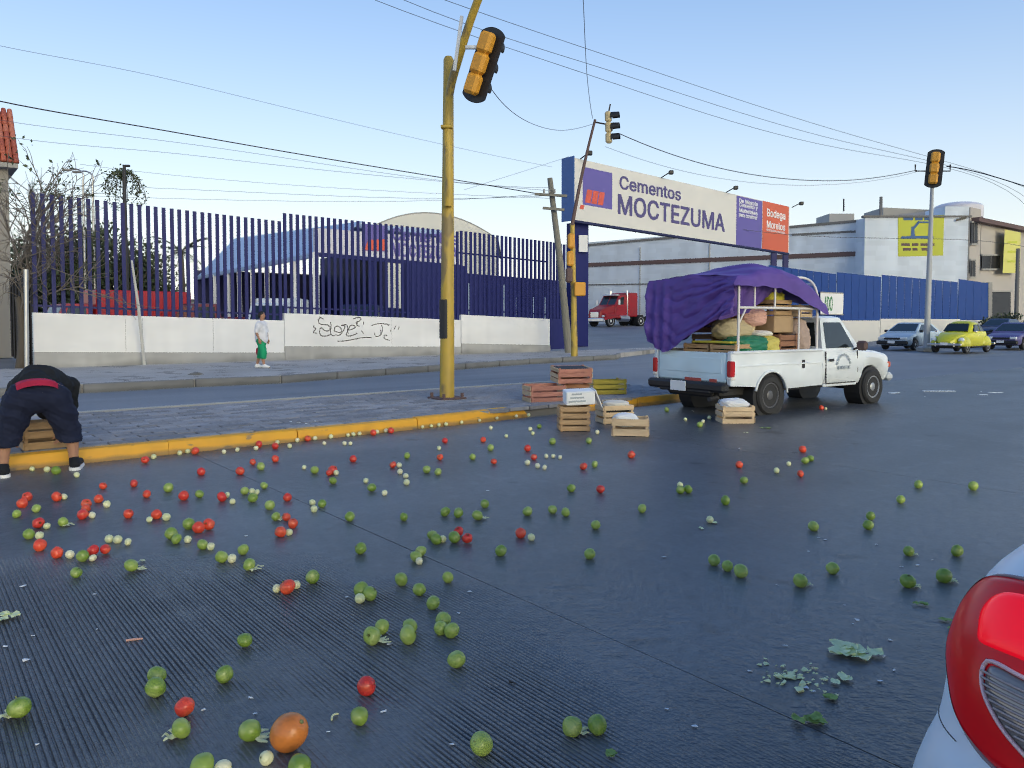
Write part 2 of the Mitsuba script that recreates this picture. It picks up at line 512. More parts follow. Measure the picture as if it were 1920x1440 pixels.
S1 = wall_sec(63, 533, (586, 601), (660, 661)); bars(*S1, (360, 415), 63, 533, .235)
S2 = wall_sec(534, 864, (587, 600), (649, 650)); bars(*S2, (399, 434), 534, 864, .235)
S3 = wall_sec(865, 1031, (590, 598), (644, 647)); bars(*S3, (432, 455), 865, 1056, .235)
# short end run with a low solid blue panel, right of the wall
a, b = wu(1033), wu(1064)
part(fence, 'end_panel', hull([UV(u, v, z) for u in (a, b) for v in (FV + .05, FV + .1) for z in (.25, 1.6)]), 'm_navy')
ta, tb = AL(1033, 453, FV)[2], AL(1064, 459, FV)[2]
for k in range(5):
    u = lerp(a, b, (k + .3) / 5)
    part(fence, 'bar', bar(UV(u, FV + .1, 1.55), UV(u, FV + .1, lerp(ta, tb, k / 5)), .105, .05, up=V), 'm_navy')
# graffiti: sprayed strokes, only millimetres thick
gr = []


def stroke(pts, r=.017, n=18):
    P = [AL(580 + x / 10.667, 590 + y / 10.667, FV - .004) for x, y in pts]
    P = spline(P, n) if len(P) > 2 else np.array(P)
    for p, q in zip(P[:-1], P[1:]):
        if np.linalg.norm(q - p) > 1e-4:
            gr.append(bar(p, q + (q - p) * .25, .004, 2 * r, up=(0, 0, 1)))


for s in ([(100, 220), (85, 250), (130, 280), (90, 330), (150, 370)], [(290, 90), (190, 80), (180, 150), (260, 200), (380, 210), (420, 280), (330, 330), (230, 260), (210, 390), (320, 430), (410, 400)],
          [(420, 150), (430, 250), (440, 400), (500, 420)], [(500, 350), (560, 230), (620, 260), (640, 340), (560, 350), (520, 330)], [(520, 400), (600, 410), (660, 350), (700, 220), (640, 220), (740, 200), (760, 300), (780, 370)],
          [(760, 290), (860, 290), (920, 240), (840, 210), (780, 300), (740, 410), (900, 400), (950, 370)], [(880, 90), (950, 60), (1030, 70), (1000, 130), (940, 150), (960, 210), (1000, 230)], [(960, 130), (950, 210)], [(1080, 140), (1085, 190)],
          [(1040, 320), (1080, 370)], [(560, 530), (800, 510), (1000, 470), (1240, 460)], [(1240, 220), (1330, 190), (1600, 205)], [(1560, 190), (1580, 215)], [(1440, 210), (1440, 380), (1390, 430), (1320, 430)], [(1420, 300), (1430, 370)],
          [(1560, 430), (1490, 430), (1500, 470), (1560, 500), (1600, 520)], [(1620, 300), (1625, 330)], [(1730, 220), (1700, 280)], [(1800, 240), (1780, 290)], [(1300, 360), (1310, 400)]):
    stroke(s)
part(fence, 'graffiti', cat(gr), 'm_graffiti', label='dark grey sprayed graffiti scrawl', kind='stuff')
pr('m_graffiti', (0.09, 0.085, 0.09), 0.7)
for px in (236, 268, 400, 735):
    z0, z1 = AL(px, 690, FV)[2], AL(px, 592, FV)[2]
    part(fence, 'wall_joint', bar([*AL(px, 640, FV - .001)[:2], AL(px, 659, FV)[2]], [*AL(px, 640, FV - .001)[:2], z1 - .08], .016, .006), 'm_plinth')
# vertical stain lines / down pipe and the leaning guy stake against the wall
p, q = AL(247, 488, FV - 1.0), AL(272, 661, FV - .12)
pr('m_pale_metal', (0.50, 0.50, 0.48), 0.6)
add('guy_stake', tube([p, lerp(p, q, .5), q - [0, 0, .75]], [.03, .045, .05], 8), 'm_pale_metal', 40, label='pale leaning guy wire guard against the fence wall at left', cat='stake')

# ------------------------------------------------------------------ signboard over the corner
pr('m_sign', (0.66, 0.64, 0.60), 0.45); pr('m_purple', (0.125, 0.10, 0.36), 0.45); pr('m_orange', (0.60, 0.115, 0.055), 0.45); pr('m_logo_red', (0.62, 0.10, 0.06), 0.45)
pr('m_blue_frame', (0.045, 0.115, 0.33), 0.45)
sign = thing('billboard', 'long white roadside signboard with blue logo and orange end panel on blue posts', 'billboard')
SV = 0.0
bl = AT(1077, 412, 43.0); SVv = bl @ V
br_ = AL(1479, 474, SVv); tl = AL(1095, 299, SVv); tr = AL(1487, 389, SVv)
tl = tl + (bl - tl) * [1, 1, 0]; tr = tr + (br_ - tr) * [1, 1, 0]     # upright edges
SX = (br_ - bl); SLn = np.linalg.norm(SX); SX /= SLn; SH = tl[2] - bl[2]
SY = np.array([0, 0, 1.0]); SN = np.cross(SX, SY)
S = lambda a, b, c=0.0: lerp(lerp(bl, br_, a), lerp(tl, tr, a), b) + SN * c


def spanel(a0, a1, b0, b1, m, name, c=.012, label=None):
    part(sign, name, quad(S(a0, b0, c), S(a1, b0, c), S(a1, b1, c), S(a0, b1, c)), m, label=label)


dv = -SN * 0.9
part(sign, 'panel', hull([S(a, b, c) for a in (0, 1) for b in (0, 1) for c in (0, -.25)]), 'm_sign')
e0 = [S(0, 0, -.26), S(0, 1, -.26)]
part(sign, 'end_cap', hull([p + d for p in (S(0, -.01, 0), S(0, 1.03, 0)) for d in (0 * SN, -SX * .06, -SN * 1.0 - SX * .06, -SN * 1.0)]), 'm_blue_frame', label='blue metal end of the signboard')
part(sign, 'frame', bar(S(0, -.02, -.13), S(1, -.02, -.13), .3, .12), 'm_blue_dark')
ap = lambda px, py=390: float((AL(px, py, SVv) - bl) @ SX / SLn)
spanel(ap(1093), ap(1148), .27, .885, 'm_purple', 'logo_square')
for k in range(3):
    x0 = ap(1097) + k * (ap(1132) - ap(1097)) / 3; dx = (ap(1132) - ap(1097)) / 3
    part(sign, 'logo_bar', quad(S(x0, .31, .02), S(x0 + dx * .86, .31, .02), S(x0 + dx * 1.2, .53, .02), S(x0 + dx * .34, .53, .02)), 'm_logo_red')
part(sign, 'logo_bar', quad(S(ap(1087), .19, .02), S(ap(1094), .19, .02), S(ap(1096), .26, .02), S(ap(1089), .26, .02)), 'm_logo_red')
mo = lambda a, b: S(a, b, .012)
part(sign, 'lettering', text_on('Cementos', mo(ap(1160), .655), SX, SY, SH * .21, (ap(1277) - ap(1160)) * SLn, True), 'm_letter')
part(sign, 'lettering', text_on('MOCTEZUMA', mo(ap(1156), .225), SX, SY, SH * .32, (ap(1360) - ap(1156)) * SLn, True), 'm_letter')
pr('m_letter', (0.085, 0.072, 0.21), 0.5)
spanel(ap(1381, 420), ap(1429, 425), 0, .985, 'm_purple', 'purple_panel'); spanel(ap(1430, 425), .995, 0, 1, 'm_orange', 'orange_panel')
for t, b in (('De Mezcla', .86), ('Cemento y', .78), ('Materiales', .67), ('para construir', .58)):
    part(sign, 'lettering', text_on(t, S(ap(1385, 420), b, .018), SX, SY, SH * .075, (ap(1420, 425) - ap(1385, 420)) * SLn, True), 'm_white')
part(sign, 'lettering', text_on('Bodega', S(ap(1437, 425), .70, .018), SX, SY, SH * .15, (ap(1472, 430) - ap(1437, 425)) * SLn, True), 'm_white')
part(sign, 'lettering', text_on('Morelos', S(ap(1437, 425), .46, .018), SX, SY, SH * .14, (ap(1472, 430) - ap(1437, 425)) * SLn, True), 'm_white')
part(sign, 'lettering', text_on('distribuidor autorizado', S(ap(1437, 425), .39, .018), SX, SY, SH * .05, (ap(1472, 430) - ap(1437, 425)) * SLn, False), 'm_white')
for a in (.02, .34, .645, 1.015):
    p = S(a, 1.0, .0)
    m = cat(bar(p, p + SN * .7 + SY * .25, .05), box(p + SN * .75 + SY * .2, [.28, .28, .24], .04))
    part(sign, 'floodlight', m, 'm_black')
zg = float(rise(bl[1])) + .02
for q, w in ((S(.045, 0, -.5), .62), ):
    part(sign, 'post', hull([q + SX * a - SN * b + np.array([0, 0, z]) for a in (-w, w) for b in (0, .5) for z in (zg - q[2], -.08)]), 'm_navy')
for a in (.925, .995):
    q = S(a, 0, -.2); part(sign, 'post', bar([q[0], q[1], 0.3], q - [0, 0, .1], .34, .34), 'm_navy')
p = S(.03, -.22, .0) + SN * -.48
part(sign, 'number_plate', quad(p, p + SX * .75, p + SX * .75 - SY * .95, p - SY * .95) if False else box(p + SX * .45 - SY * .45 + SN * .03, [.5, .5, .95], 0), 'm_white')
# ------------------------------------------------------------------ buildings behind
def slab(p0, p1, z0, z1, t, off=0.0):
    """upright wall piece over the ground line p0-p1, t thick away from the camera side"""
    p0, p1 = np.asarray(p0, float)[:2], np.asarray(p1, float)[:2]
    d = (p1 - p0) / np.linalg.norm(p1 - p0); n = np.array([-d[1], d[0]])
    z0 = np.broadcast_to(z0, 2); z1 = np.broadcast_to(z1, 2)
    return hull([[*(p + n * o), z] for p, a, b in ((p0, z0[0], z1[0]), (p1, z0[1], z1[1])) for o in (off, off + t) for z in (a, b)])


# cement depot in the yard
pr('m_shed_white', (0.60, 0.59, 0.66), 0.5)
pr('m_cream', (0.68, 0.66, 0.59), 0.6)
depot = thing('depot_building', 'blue and white cement depot with sloping pale roof behind the fence', 'building')
C = AT(592, 473, 38.0); DV = C @ V; zc = C[2]
far_l = C + V * 19; fr = AL(866, 490, DV)
front = lambda px, py, o=0.0: AL(px, py, DV - o)
ztl, ztr = front(592, 427)[2], front(866, 450)[2]; zbr = front(866, 497)[2]
part(depot, 'fascia', slab(C, fr, (zc, zbr), (ztl, ztr), .3), 'm_shed_white', label='white fascia board')
part(depot, 'roof', quad(far_l * [1, 1, 0] + [0, 0, zc - .35], C * [1, 1, 0] + [0, 0, zc], C * [1, 1, 0] + U * 2.6 + [0, 0, 6.6], far_l * [1, 1, 0] + U * 2.6 + [0, 0, 7.3], .02), 'm_blue_pale', label='pale blue sloping roof edge')
part(depot, 'roof_deck', hull([C * [1, 1, 0] + U * a + V * b + [0, 0, z] for a in (2.6, 8.2) for b in (.4, 19) for z in (6.3, 6.55)]), 'm_blue_pale')
part(depot, 'beam', bar(C + V * .1 - [0, 0, .12], far_l - [0, 0, .45], .2, .22), 'm_blue_pale')
part(depot, 'beam', bar(C - [0, 0, .1], [fr[0], fr[1], zbr - .1], .2, .2), 'm_navy')
part(depot, 'back_wall', slab(far_l + U * 9, fr + V * 9, 0, 6.2, .2), 'm_blue_dark')
part(depot, 'back_wall', slab(far_l + V * .2, far_l + U * 9, 0, 5, .2), 'm_blue_dark')
for k, px in enumerate((404, 428, 449, 474, 501)):
    d = ray(px, 540); t = np.linalg.solve(np.array([[d[0], -V[0]], [d[1], -V[1]]]), C[:2])[0]
    p = CAM + d * t
    part(depot, 'column', bar([p[0], p[1], 0], [p[0], p[1], zc - .4], .22, .22), 'm_white')
part(depot, 'column', bar([C[0], C[1], 0], [C[0], C[1], zc], .26, .26), 'm_white')
for px in (548, 553, 700, 760, 820):
    p = front(px, 540, -2.5 if px < 600 else 0)
    part(depot, 'column', bar([p[0], p[1], 0], [p[0], p[1], zc - .3], .18, .18), 'm_white' if px < 600 else 'm_navy')
part(depot, 'gate', slab(front(768, 560, .6), front(872, 560, .6), 0, (4.6, 4.55), .08), 'm_navy', label='solid blue gate')
D = lambda px, py: front(px, py, .02)
for k in range(17):
    a, b = front(868 + k * 11, 560, -1.2), front(868 + k * 11 + 10.4, 560, -1.2)
    part(depot, 'side_sheet', slab(a, b, 0, 4.3 - .012 * k, .06, .02 * (k % 2)), 'm_navy')
    if k in (1, 6, 7, 9, 11, 12, 14):
        part(depot, 'pale_strip', bar([a[0], a[1] - .05, .5], [a[0], a[1] - .05, 3.7 if k < 8 else 3.0], .10, .05), 'm_blue_pale')
part(depot, 'logo_square', quad(D(681, 470), D(727, 472), D(727, 424), D(681, 419)), 'm_purple')
part(depot, 'logo_bar', quad(front(683, 469, .03), front(722, 470, .03), front(725, 448, .03), front(690, 450, .03)), 'm_logo_red')
w = np.linalg.norm(front(858, 440) - front(733, 440))
part(depot, 'lettering', text_on('Cementos', front(733, 449, .02), U, [0, 0, 1], .62, w, True), 'm_purple')
part(depot, 'lettering', text_on('MOCTEZUMA', front(733, 479, .02), U, [0, 0, 1], .66, w, True), 'm_purple')
# barrel-vaulted hall behind
hall = thing('vaulted_hall', 'cream corrugated hall with arched roof behind the depot', 'building')
HY = 72.0; zl = AT(660, 452, HY); zr = AT(935, 452, HY); zt = AT(795, 401, HY)
arc = [(a, 4 * (1 - a * a)) for a in np.linspace(-1, 1, 15)]
hw = (zr[0] - zl[0]) / 2; xc = (zr[0] + zl[0]) / 2; rise_h = zt[2] - zl[2]
pts = [(xc + a * hw, zl[2] + rise_h * (1 - a * a)) for a in np.linspace(-1, 1, 17)]
pl = ext([(x, z) for x, z in pts] + [(pts[-1][0], 0), (pts[0][0], 0)], .3)
part(hall, 'end_wall', mv(pl, basis([0, HY, 0], [1, 0, 0], [0, 0, 1])), 'm_cream')
part(hall, 'roof', skin([[[x, HY - .25, z + .14], [x, HY - .25, z], [x, HY + 22, z], [x, HY + 22, z + .14]] for x, z in pts]), 'm_concrete', 30)
for k in range(34):
    a = -0.97 + k * 1.94 / 33; x = xc + a * hw
    part(hall, 'rib', bar([x, HY - .03, 4], [x, HY - .03, zl[2] + rise_h * (1 - a * a) - .02], .10, .06, up=(0, 1, 0)), 'm_cream')
# low boundary walls and a pale house far left behind the yard
lw = thing('yard_wall', 'low pale boundary wall at the back of the yard', 'wall')
part(lw, 'masonry', slab([-62, 62], [-20, 66], 0, 3.2, .3), 'm_concrete')
part(lw, 'coping', slab([-62, 61.9], [-20, 65.9], 3.2, 3.35, .5), 'm_concrete_dark')

# grey industrial building
gb = thing('industrial_building', 'large windowless pale grey block building behind the signboard', 'building')
L0 = AT(1060, 458, 78.6); R0 = AT(1621, 412, 64.0)
part(gb, 'facade', slab(L0, R0, 0, (L0[2], R0[2]), 12), 'm_block')
n = np.array([-(R0 - L0)[1], (R0 - L0)[0], 0]); n = -n / np.linalg.norm(n)
GB = lambda px, py, o=0.0: AL(px, py, L0 @ n + o, n)
for (a, b, h, w, m) in (((1098, 497), (1621, 475), .38, .12, 'm_brown'), ((1098, 534), (1621, 527), .10, .08, 'm_concrete_dark'), ((1098, 460), (1621, 413), .2, .16, 'm_concrete_dark'), ((1485, 440), (1621, 433), .16, .1, 'm_concrete_dark')):
    part(gb, 'ledge', bar(GB(*a, .05), GB(*b, .05), w, h), m)
pr('m_brown', (0.12, 0.075, 0.07), 0.7)
for px in (1200, 1330, 1445):
    p = GB(px, 500, .02); part(gb, 'drain_pipe', bar([p[0], p[1], 1], [p[0], p[1], 8.6], .09, .09), 'm_concrete')
W0, W1 = AT(1622, 410, 62.6), AT(1816, 410, 62.6)
part(gb, 'annex', slab(W0, W1, 0, 9.86, 10), 'm_block', label='taller right hand block of the building')
b0, b1 = AT(1772, 394, 62.5), AT(1817, 394, 62.5)
part(gb, 'parapet', slab(b0, b1, 9.8, 10.75, 3), 'm_block')
part(gb, 'coping', slab(W0 - [0.2, 0.15, 0], W1 + [.2, -.15, 0], 9.86, 10.02, .4), 'm_concrete_dark')
part(gb, 'slot_window', quad(AT(1792, 415, 62.45), AT(1812, 410, 62.45), AT(1812, 405, 62.45), AT(1793, 411, 62.45), .02), 'm_black')
q = AT(1578, 415, 70); rr = AT(1555, 392, 70); r2 = AT(1602, 398, 70)
part(gb, 'stair_tower', cat(box([(rr[0] + r2[0]) / 2, 71.5, 9.4], [r2[0] - rr[0], 3, rr[2] - 8.0 + .0], .02)), 'm_concrete')
part(gb, 'antenna', tube([AT(1582, 396, 70), AT(1582, 373, 70)], .06, 6), 'm_dark')
part(gb, 'antenna', tube([AT(1651, 412, 66), AT(1652, 369, 66)], .13, 6), 'm_concrete_dark')
a, b = AT(1656, 389, 74), AT(1760, 394, 74)
part(gb, 'roof_room', slab(a, b, 8, (a[2], b[2]), 4), 'm_concrete')
c0 = AT(1797, 385, 72); R = 41 / F * 72
tank = lathe([(R * .98, 0), (R, .2), (R, 1.0)] + [(R * math.cos(t), 1.0 + .25 * R * math.sin(t)) for t in np.linspace(.1, math.pi / 2 - .01, 6)], 28)
part(gb, 'water_tank', mv(tank, trimesh.transformations.translation_matrix([c0[0], c0[1], AT(1797, 410, 72)[2]])), 'm_shed_white', 40, label='round pale water tank on the roof')
pr('m_lime_paint', (0.50, 0.52, 0.055), 0.7)
Y_ = lambda px, py, o=0.0: AT(px, py, 62.58 - o)
ysign = thing('painted_wall_sign', 'square yellow green advert with blue emblem on the grey building', 'sign')
part(ysign, 'board', quad(Y_(1684, 481), Y_(1768, 479), Y_(1770, 403), Y_(1684, 406), .02), 'm_lime_paint')
pr('m_sign_blue', (0.03, 0.10, 0.26), 0.6)
part(ysign, 'emblem', cat(quad(Y_(1707, 448, .03), Y_(1716, 448, .03), Y_(1714, 425, .03), Y_(1709, 425, .03)), quad(Y_(1690, 448, .05), Y_(1750, 447, .05), Y_(1750, 442, .05), Y_(1690, 443, .05)),
                          quad(Y_(1712, 426, .05), Y_(1715, 429, .05), Y_(1726, 416, .05), Y_(1722, 414, .05)), quad(Y_(1722, 418, .07), Y_(1744, 418, .07), Y_(1744, 415, .07), Y_(1722, 415, .07))), 'm_sign_blue', kind='stuff')
for (y, xs, m) in ((410, ((1694, 1712), (1716, 1730), (1733, 1748)), 'm_sign_blue'), (458, ((1690, 1706), (1710, 1722), (1726, 1752)), 'm_brown'), (467, ((1693, 1708), (1711, 1720), (1728, 1748)), 'm_brown')):
    for a, b in xs:
        part(ysign, 'lettering', quad(Y_(a, y + 3, .03), Y_(b, y + 3, .03), Y_(b, y - 2, .03), Y_(a, y - 2, .03)), m)

# unfinished house at the far right
pr('m_render', (0.42, 0.385, 0.35), 0.85)
hs = thing('unfinished_house', 'unpainted grey house with dark openings at the far right', 'house')
HVv = 25.9
K = lambda px, py, o=0.0: AL(px, py, HVv - o)
a, b = K(1817, 500), K(1990, 500)
def opening(x0, x1, y0, y1, nm):
    for (p, q) in (((x0, y1), (x1, y1)), ((x0, y0), (x1, y0))):
        part(hs, 'lintel' if p[1] == y0 else 'sill', bar(K(*p, .04), K(*q, .04), .12, .14), 'm_concrete')
    part(hs, nm, quad(K(x0, y1, .01), K(x1, y1, .01), K(x1, y0, .01), K(x0, y0, .01), .01), 'm_black')
    u0, u1 = K((x0 + x1) / 2, y0, .03), K((x0 + x1) / 2, y1, .03)
    if nm == 'window':
        part(hs, 'mullion', bar(u0, [u0[0], u0[1], u1[2]], .06, .05), 'm_concrete_dark')
z1, z2 = K(1838, 412)[2], K(1895, 427)[2]
part(hs, 'ground_floor', slab(a, b, 0, K(1838, 514)[2], 9), 'm_render')
part(hs, 'upper_floor', slab(K(1838, 500, -.12), b + V * .12, K(1838, 514)[2], z1 - .3, 8), 'm_render')
part(hs, 'bay', slab(K(1817, 500, -.1), K(1837, 500, -.1), K(1838, 514)[2], z1 + .9, 7), 'm_render')
part(hs, 'roof', slab(K(1834, 500, .5), b - V * .5, z1 - .3, z1 + .05, 9), 'm_brown')
opening(1841, 1875, 478, 505, 'window'); opening(1818, 1829, 487, 520, 'window'); opening(1821, 1833, 416, 458, 'window'); opening(1858, 1895, 546, 606, 'garage_opening')
bn = thing('yellow_banner', 'pale yellow banner hanging on the unfinished house', 'banner')
pr('m_banner', (0.62, 0.58, 0.16), 0.7)
part(bn, 'cloth', hull([K(px, py, o) for px, py in ((1880, 512), (1912, 512), (1914, 436), (1884, 430)) for o in (.55, .60)]), 'm_banner')
for y in (452, 470, 488):
    part(bn, 'lettering', quad(K(1889, y + 4, .62), K(1907, y + 4, .62), K(1908, y, .62), K(1890, y, .62)), 'm_lime_paint')

# blue metal fence along the far side of the avenue
bf = thing('metal_panel_fence', 'stepped solid blue metal fence on a white wall behind the cars', 'fence')
BV = 24.0
B = lambda px, py, o=0.0: AL(px, py, BV - o)
pr('m_fence_blue', (0.010, 0.050, 0.235), 0.5, 0, 0.3)
for (x0, x1, t0, t1) in ((1440, 1567, 497, 514), (1568, 1651, 510, 519), (1652, 1795, 515, 529), (1796, 1853, 523, 531)):
    n = max(1, round((x1 - x0) / 14))
    for k in range(n):
        f0, f1 = k / n, (k + 1) / n
        p, q = B(lerp(x0, x1, f0 + .004), 601), B(lerp(x0, x1, f1 - .004), 601)
        part(bf, 'sheet', slab(p, q, 1.42, (B(x0, t0)[2] if k == 0 else lerp(B(x0, t0)[2], B(x1, t1)[2], f0), lerp(B(x0, t0)[2], B(x1, t1)[2], f1)), .03, .004 * (k % 2)), 'm_fence_blue')
pr('m_wall_white', (0.60, 0.585, 0.55), 0.7)
for (x0, x1, t) in ((1440, 1560, 603), (1561, 1650, 601), (1651, 1800, 598), (1801, 1856, 600)):
    p, q = B(x0, 610, .06), B(x1, 610, .06)
    part(bf, 'base_wall', slab(p, q, -.05, B((x0 + x1) / 2, t)[2], .22), 'm_wall_white')
part(bf, 'end_post', bar(B(1855, 610) * [1, 1, 0], B(1855, 529), .3, .3), 'm_concrete')
pl = thing('notice_board', 'white notice with green lettering on the blue fence behind the tarp', 'sign')
N_ = lambda px, py, o=0.0: B(px, py, .1 + o)
part(pl, 'board', quad(N_(1538, 588), N_(1580, 589), N_(1581, 551), N_(1538, 548), .02), 'm_white')
pr('m_green_ink', (0.06, 0.22, 0.09), 0.6)
part(pl, 'lettering', text_on('ADO', N_(1545, 582, .025), U, [0, 0, 1], .8, .95, True, .01), 'm_green_ink')
part(pl, 'frame', cat(bar(N_(1538, 589, .03), N_(1581, 590, .03), .05, .06), bar(N_(1538, 548, .03), N_(1581, 550, .03), .05, .06)), 'm_concrete', kind='stuff')

# tile-roofed house at the left edge
th = thing('tiled_house', 'grey walled house corner with red clay tile roof at left edge', 'house')
c = AT(24, 640, 31.5)
zt = AT(24, 316, 31.5)[2]
HF = frame([c[0], c[1], 0], math.atan2(U[1], U[0]))          # local x along the street, y away from it; house at x < 0
part(th, 'wall', mv(hull([[x, y, z] for x in (-9, 0) for y in (0, 9) for z in (0, zt)]), HF), 'm_stone2')
pr('m_stone2', (0.26, 0.245, 0.225), 0.85)
part(th, 'eave', mv(hull([[x, y, z] for x in (-9, .3) for y in (-.45, 9) for z in (zt - .02, zt + .16)]), HF), 'm_concrete')
pr('m_tile', (0.40, 0.105, 0.065), 0.7); pr('m_tile2', (0.33, 0.085, 0.06), 0.75); pr('m_tile3', (0.45, 0.15, 0.10), 0.7)
tm = lathe([(.11, 0), (.085, .42)], 10)
hd = mikit.ply(trimesh.Trimesh(*(lambda m: (m.vertices, m.faces))(tm), process=False), None, True)
rz0 = zt + .2
for i in range(12):
    for j in range(7):
        t = j * .36
        o = [.24 - i * .21 - j * .012, -.42 + t * .42, rz0 + t * .90]
        add(th + '__tile', hd, ('m_tile', 'm_tile2', 'm_tile3')[rng.integers(3)], M=HF @ frame(o, 0, 0, -math.radians(25) + .02 * rng.standard_normal()))
part(th, 'roof_bed', mv(hull([[.2, -.3, zt + .1], [-9, -.3, zt + .1], [.1, .85, zt + 2.45], [-9, .85, zt + 2.45], [0, 8, zt + .1], [-9, 8, zt + .1]]), HF), 'm_tile2')
dg = thing('dark_gate', 'dark metal gate in the gap between tiled house and fence', 'gate')
p, q = AT(22, 640, 31.0), AL(62, 640, FV + .3)
part(dg, 'panel', slab(p, q, .1, 3.1, .06), 'm_black')
for k in range(6):
    r = lerp(p, q, (k + .5) / 6); part(dg, 'stile', bar([r[0], r[1] - .06, .1], [r[0], r[1] - .06, 3.15], .07, .05), 'm_dark')
add('fence_pipe', tube([AL(50, 684, FV - .3) * [1, 1, 0], AL(49, 505, FV - .3)], .06, 8), 'm_steel', 40, label='thin pale pipe standing at the left end of the fence', cat='pole')
# ------------------------------------------------------------------ signals, poles, cables
def mast_color(p, n, uv):
    w = fbm(p.x * 5, p.y * 5, p.z * 1.6, octaves=4)
    c = mix((0.50, 0.34, 0.035), (0.36, 0.25, 0.06), fbm(p.x * 9, p.y * 9, p.z * 4, octaves=2))
    return mix(c, (0.17, 0.13, 0.07), 0.8 * smoothstep(0.58, 0.70, w))


pr('m_mast', proc(mast_color), 0.5)
pr('m_housing', (0.62, 0.29, 0.03), 0.5); pr('m_housing_pale', (0.50, 0.40, 0.22), 0.5)
pr('m_lens_dark', (0.05, 0.02, 0.02), 0.3)


def signal(t, o, face, tilt, s=1.0, plate=True, mat='m_housing', visor='m_black'):
    """three-lamp head with its centre at o, looking along 'face', leaning 'tilt' to its own left"""
    x = np.array([face[0], face[1], 0.0]); x /= np.linalg.norm(x)
    M = basis(o, x, np.cross([0, 0, 1.0], x)) @ trimesh.transformations.rotation_matrix(tilt, [1, 0, 0]) @ np.diag([s, s, s, 1])
    part(t, 'housing', mv(cat(*[box([0, 0, k * .34], [.19, .27, .338], .05) for k in (-1, 0, 1)]), M), mat)
    if plate:
        w, h = .25, .62
        ring = [(w * math.copysign(abs(math.cos(a)) ** .55, math.cos(a)), h * math.sin(a) if abs(math.sin(a)) > .2 else h * math.sin(a)) for a in np.linspace(0, 2 * np.pi, 40, endpoint=False)]
        ring = [(math.copysign(min(abs(y), w), y), z) for y, z in [(w * max(-1, min(1, 1.25 * math.cos(a))), (h - w) * math.copysign(1, math.sin(a)) + w * math.sin(a)) for a in np.linspace(.001, 2 * np.pi + .001, 48, endpoint=False)]]
        m = ext(ring, .03); m.apply_transform(basis([.10, 0, 0], [0, 1, 0], [0, 0, 1]))
        part(t, 'backplate', mv(m, M), 'm_black')
    for k in (-1, 0, 1):
        th = np.linspace(-.35, math.pi + .35, 16)
        v = skin([[[x0, r * math.cos(a), k * .34 + r * math.sin(a)] for a in th] + [[x0, (r - .01) * math.cos(a), k * .34 + (r - .01) * math.sin(a)] for a in th[::-1]] for x0, r in ((.11, .145), (.36, .135))])
        part(t, 'visor', mv(v, M), visor)
        part(t, 'lens', mv(lathe([(.125, .11), (.125, .125), (.06, .14), (.001, .145)], 16, 'x'), M), 'm_lens_dark')
    return M


# near mast on the median
P0 = G(838, 748, KH); t = thing('traffic_signal_mast', 'tall yellow signal mast with curved overhead arm standing on the median', 'traffic light')
ptop = AT(841, 112, P0[1])
zs = np.linspace(0, ptop[2] - P0[2], 26)
part(t, 'pole', lathe([(.001, 0)] + [(.128 - .042 * z / zs[-1], z) for z in zs] + [(.06, zs[-1] + .05), (.001, zs[-1] + .07)], 20), 'm_mast', 40, trimesh.transformations.translation_matrix(P0) @ trimesh.transformations.rotation_matrix((ptop[0] - P0[0]) / zs[-1], [0, 1, 0]))
part(t, 'base_plate', mv(cat(box([0, 0, .02], [.5, .5, .03], .01), *[lathe([(.03, 0), (.03, .08), (.001, .08)], 6).apply_translation([a, b, .03]) for a in (-.19, .19) for b in (-.19, .19)]), frame(P0, ang)), 'm_brown', kind='stuff')
q0 = P0 + np.array([.03, -.15, 0])
armp = [q0 + [.02, 0, z] for z in (3.3, 4.2, 4.9)] + [np.array([*(q0 - V * s)[:2], z]) for s, z in ((.09, 5.35), (.30, 5.75), (.62, 6.25), (1.0, 6.72), (1.7, 7.3), (2.8, 7.75), (4.4, 7.95))]
part(t, 'arm', tube(spline(armp, 40), np.linspace(.078, .05, 40), 14), 'm_mast', 50)
part(t, 'clamp', bar(q0 + [-.10, -.02, 4.62], q0 + [.10, -.02, 4.62], .15, .05, ch=.01), 'm_mast')
part(t, 'pole_stain', lathe([(.134, 0), (.133, .5), (.131, 1.0)], 20), 'm_dark', 40, trimesh.transformations.translation_matrix(P0 + [-.0, 0, 1.2])) if False else None
part(t, 'sticker', mv(skin([[[r * math.cos(a), r * math.sin(a), z] for a in np.linspace(math.pi * .98, math.pi * 1.55, 9)] + [[(r - .006) * math.cos(a), (r - .006) * math.sin(a), z] for a in np.linspace(math.pi * 1.55, math.pi * .98, 9)] for r, z in ((.1275, 1.05), (.1265, 1.35), (.1255, 1.72))]), trimesh.transformations.translation_matrix(P0)), 'm_black', label='torn black remains of a poster on the pole')
h = thing('hanging_traffic_light', 'orange signal head with black backplate hanging beside the tall yellow mast', 'traffic light')
hc = AT(899, 119, 12.3)
M = signal(h, hc, [.55, .84], .40, .95)
part(h, 'bracket', cat(bar(hc + [-.22, 0, .25], hc + [-.02, 0, .25], .05), bar(hc + [-.40, .05, -.1], hc + [-.28, .05, .75], .05)), 'm_steel', kind='stuff')
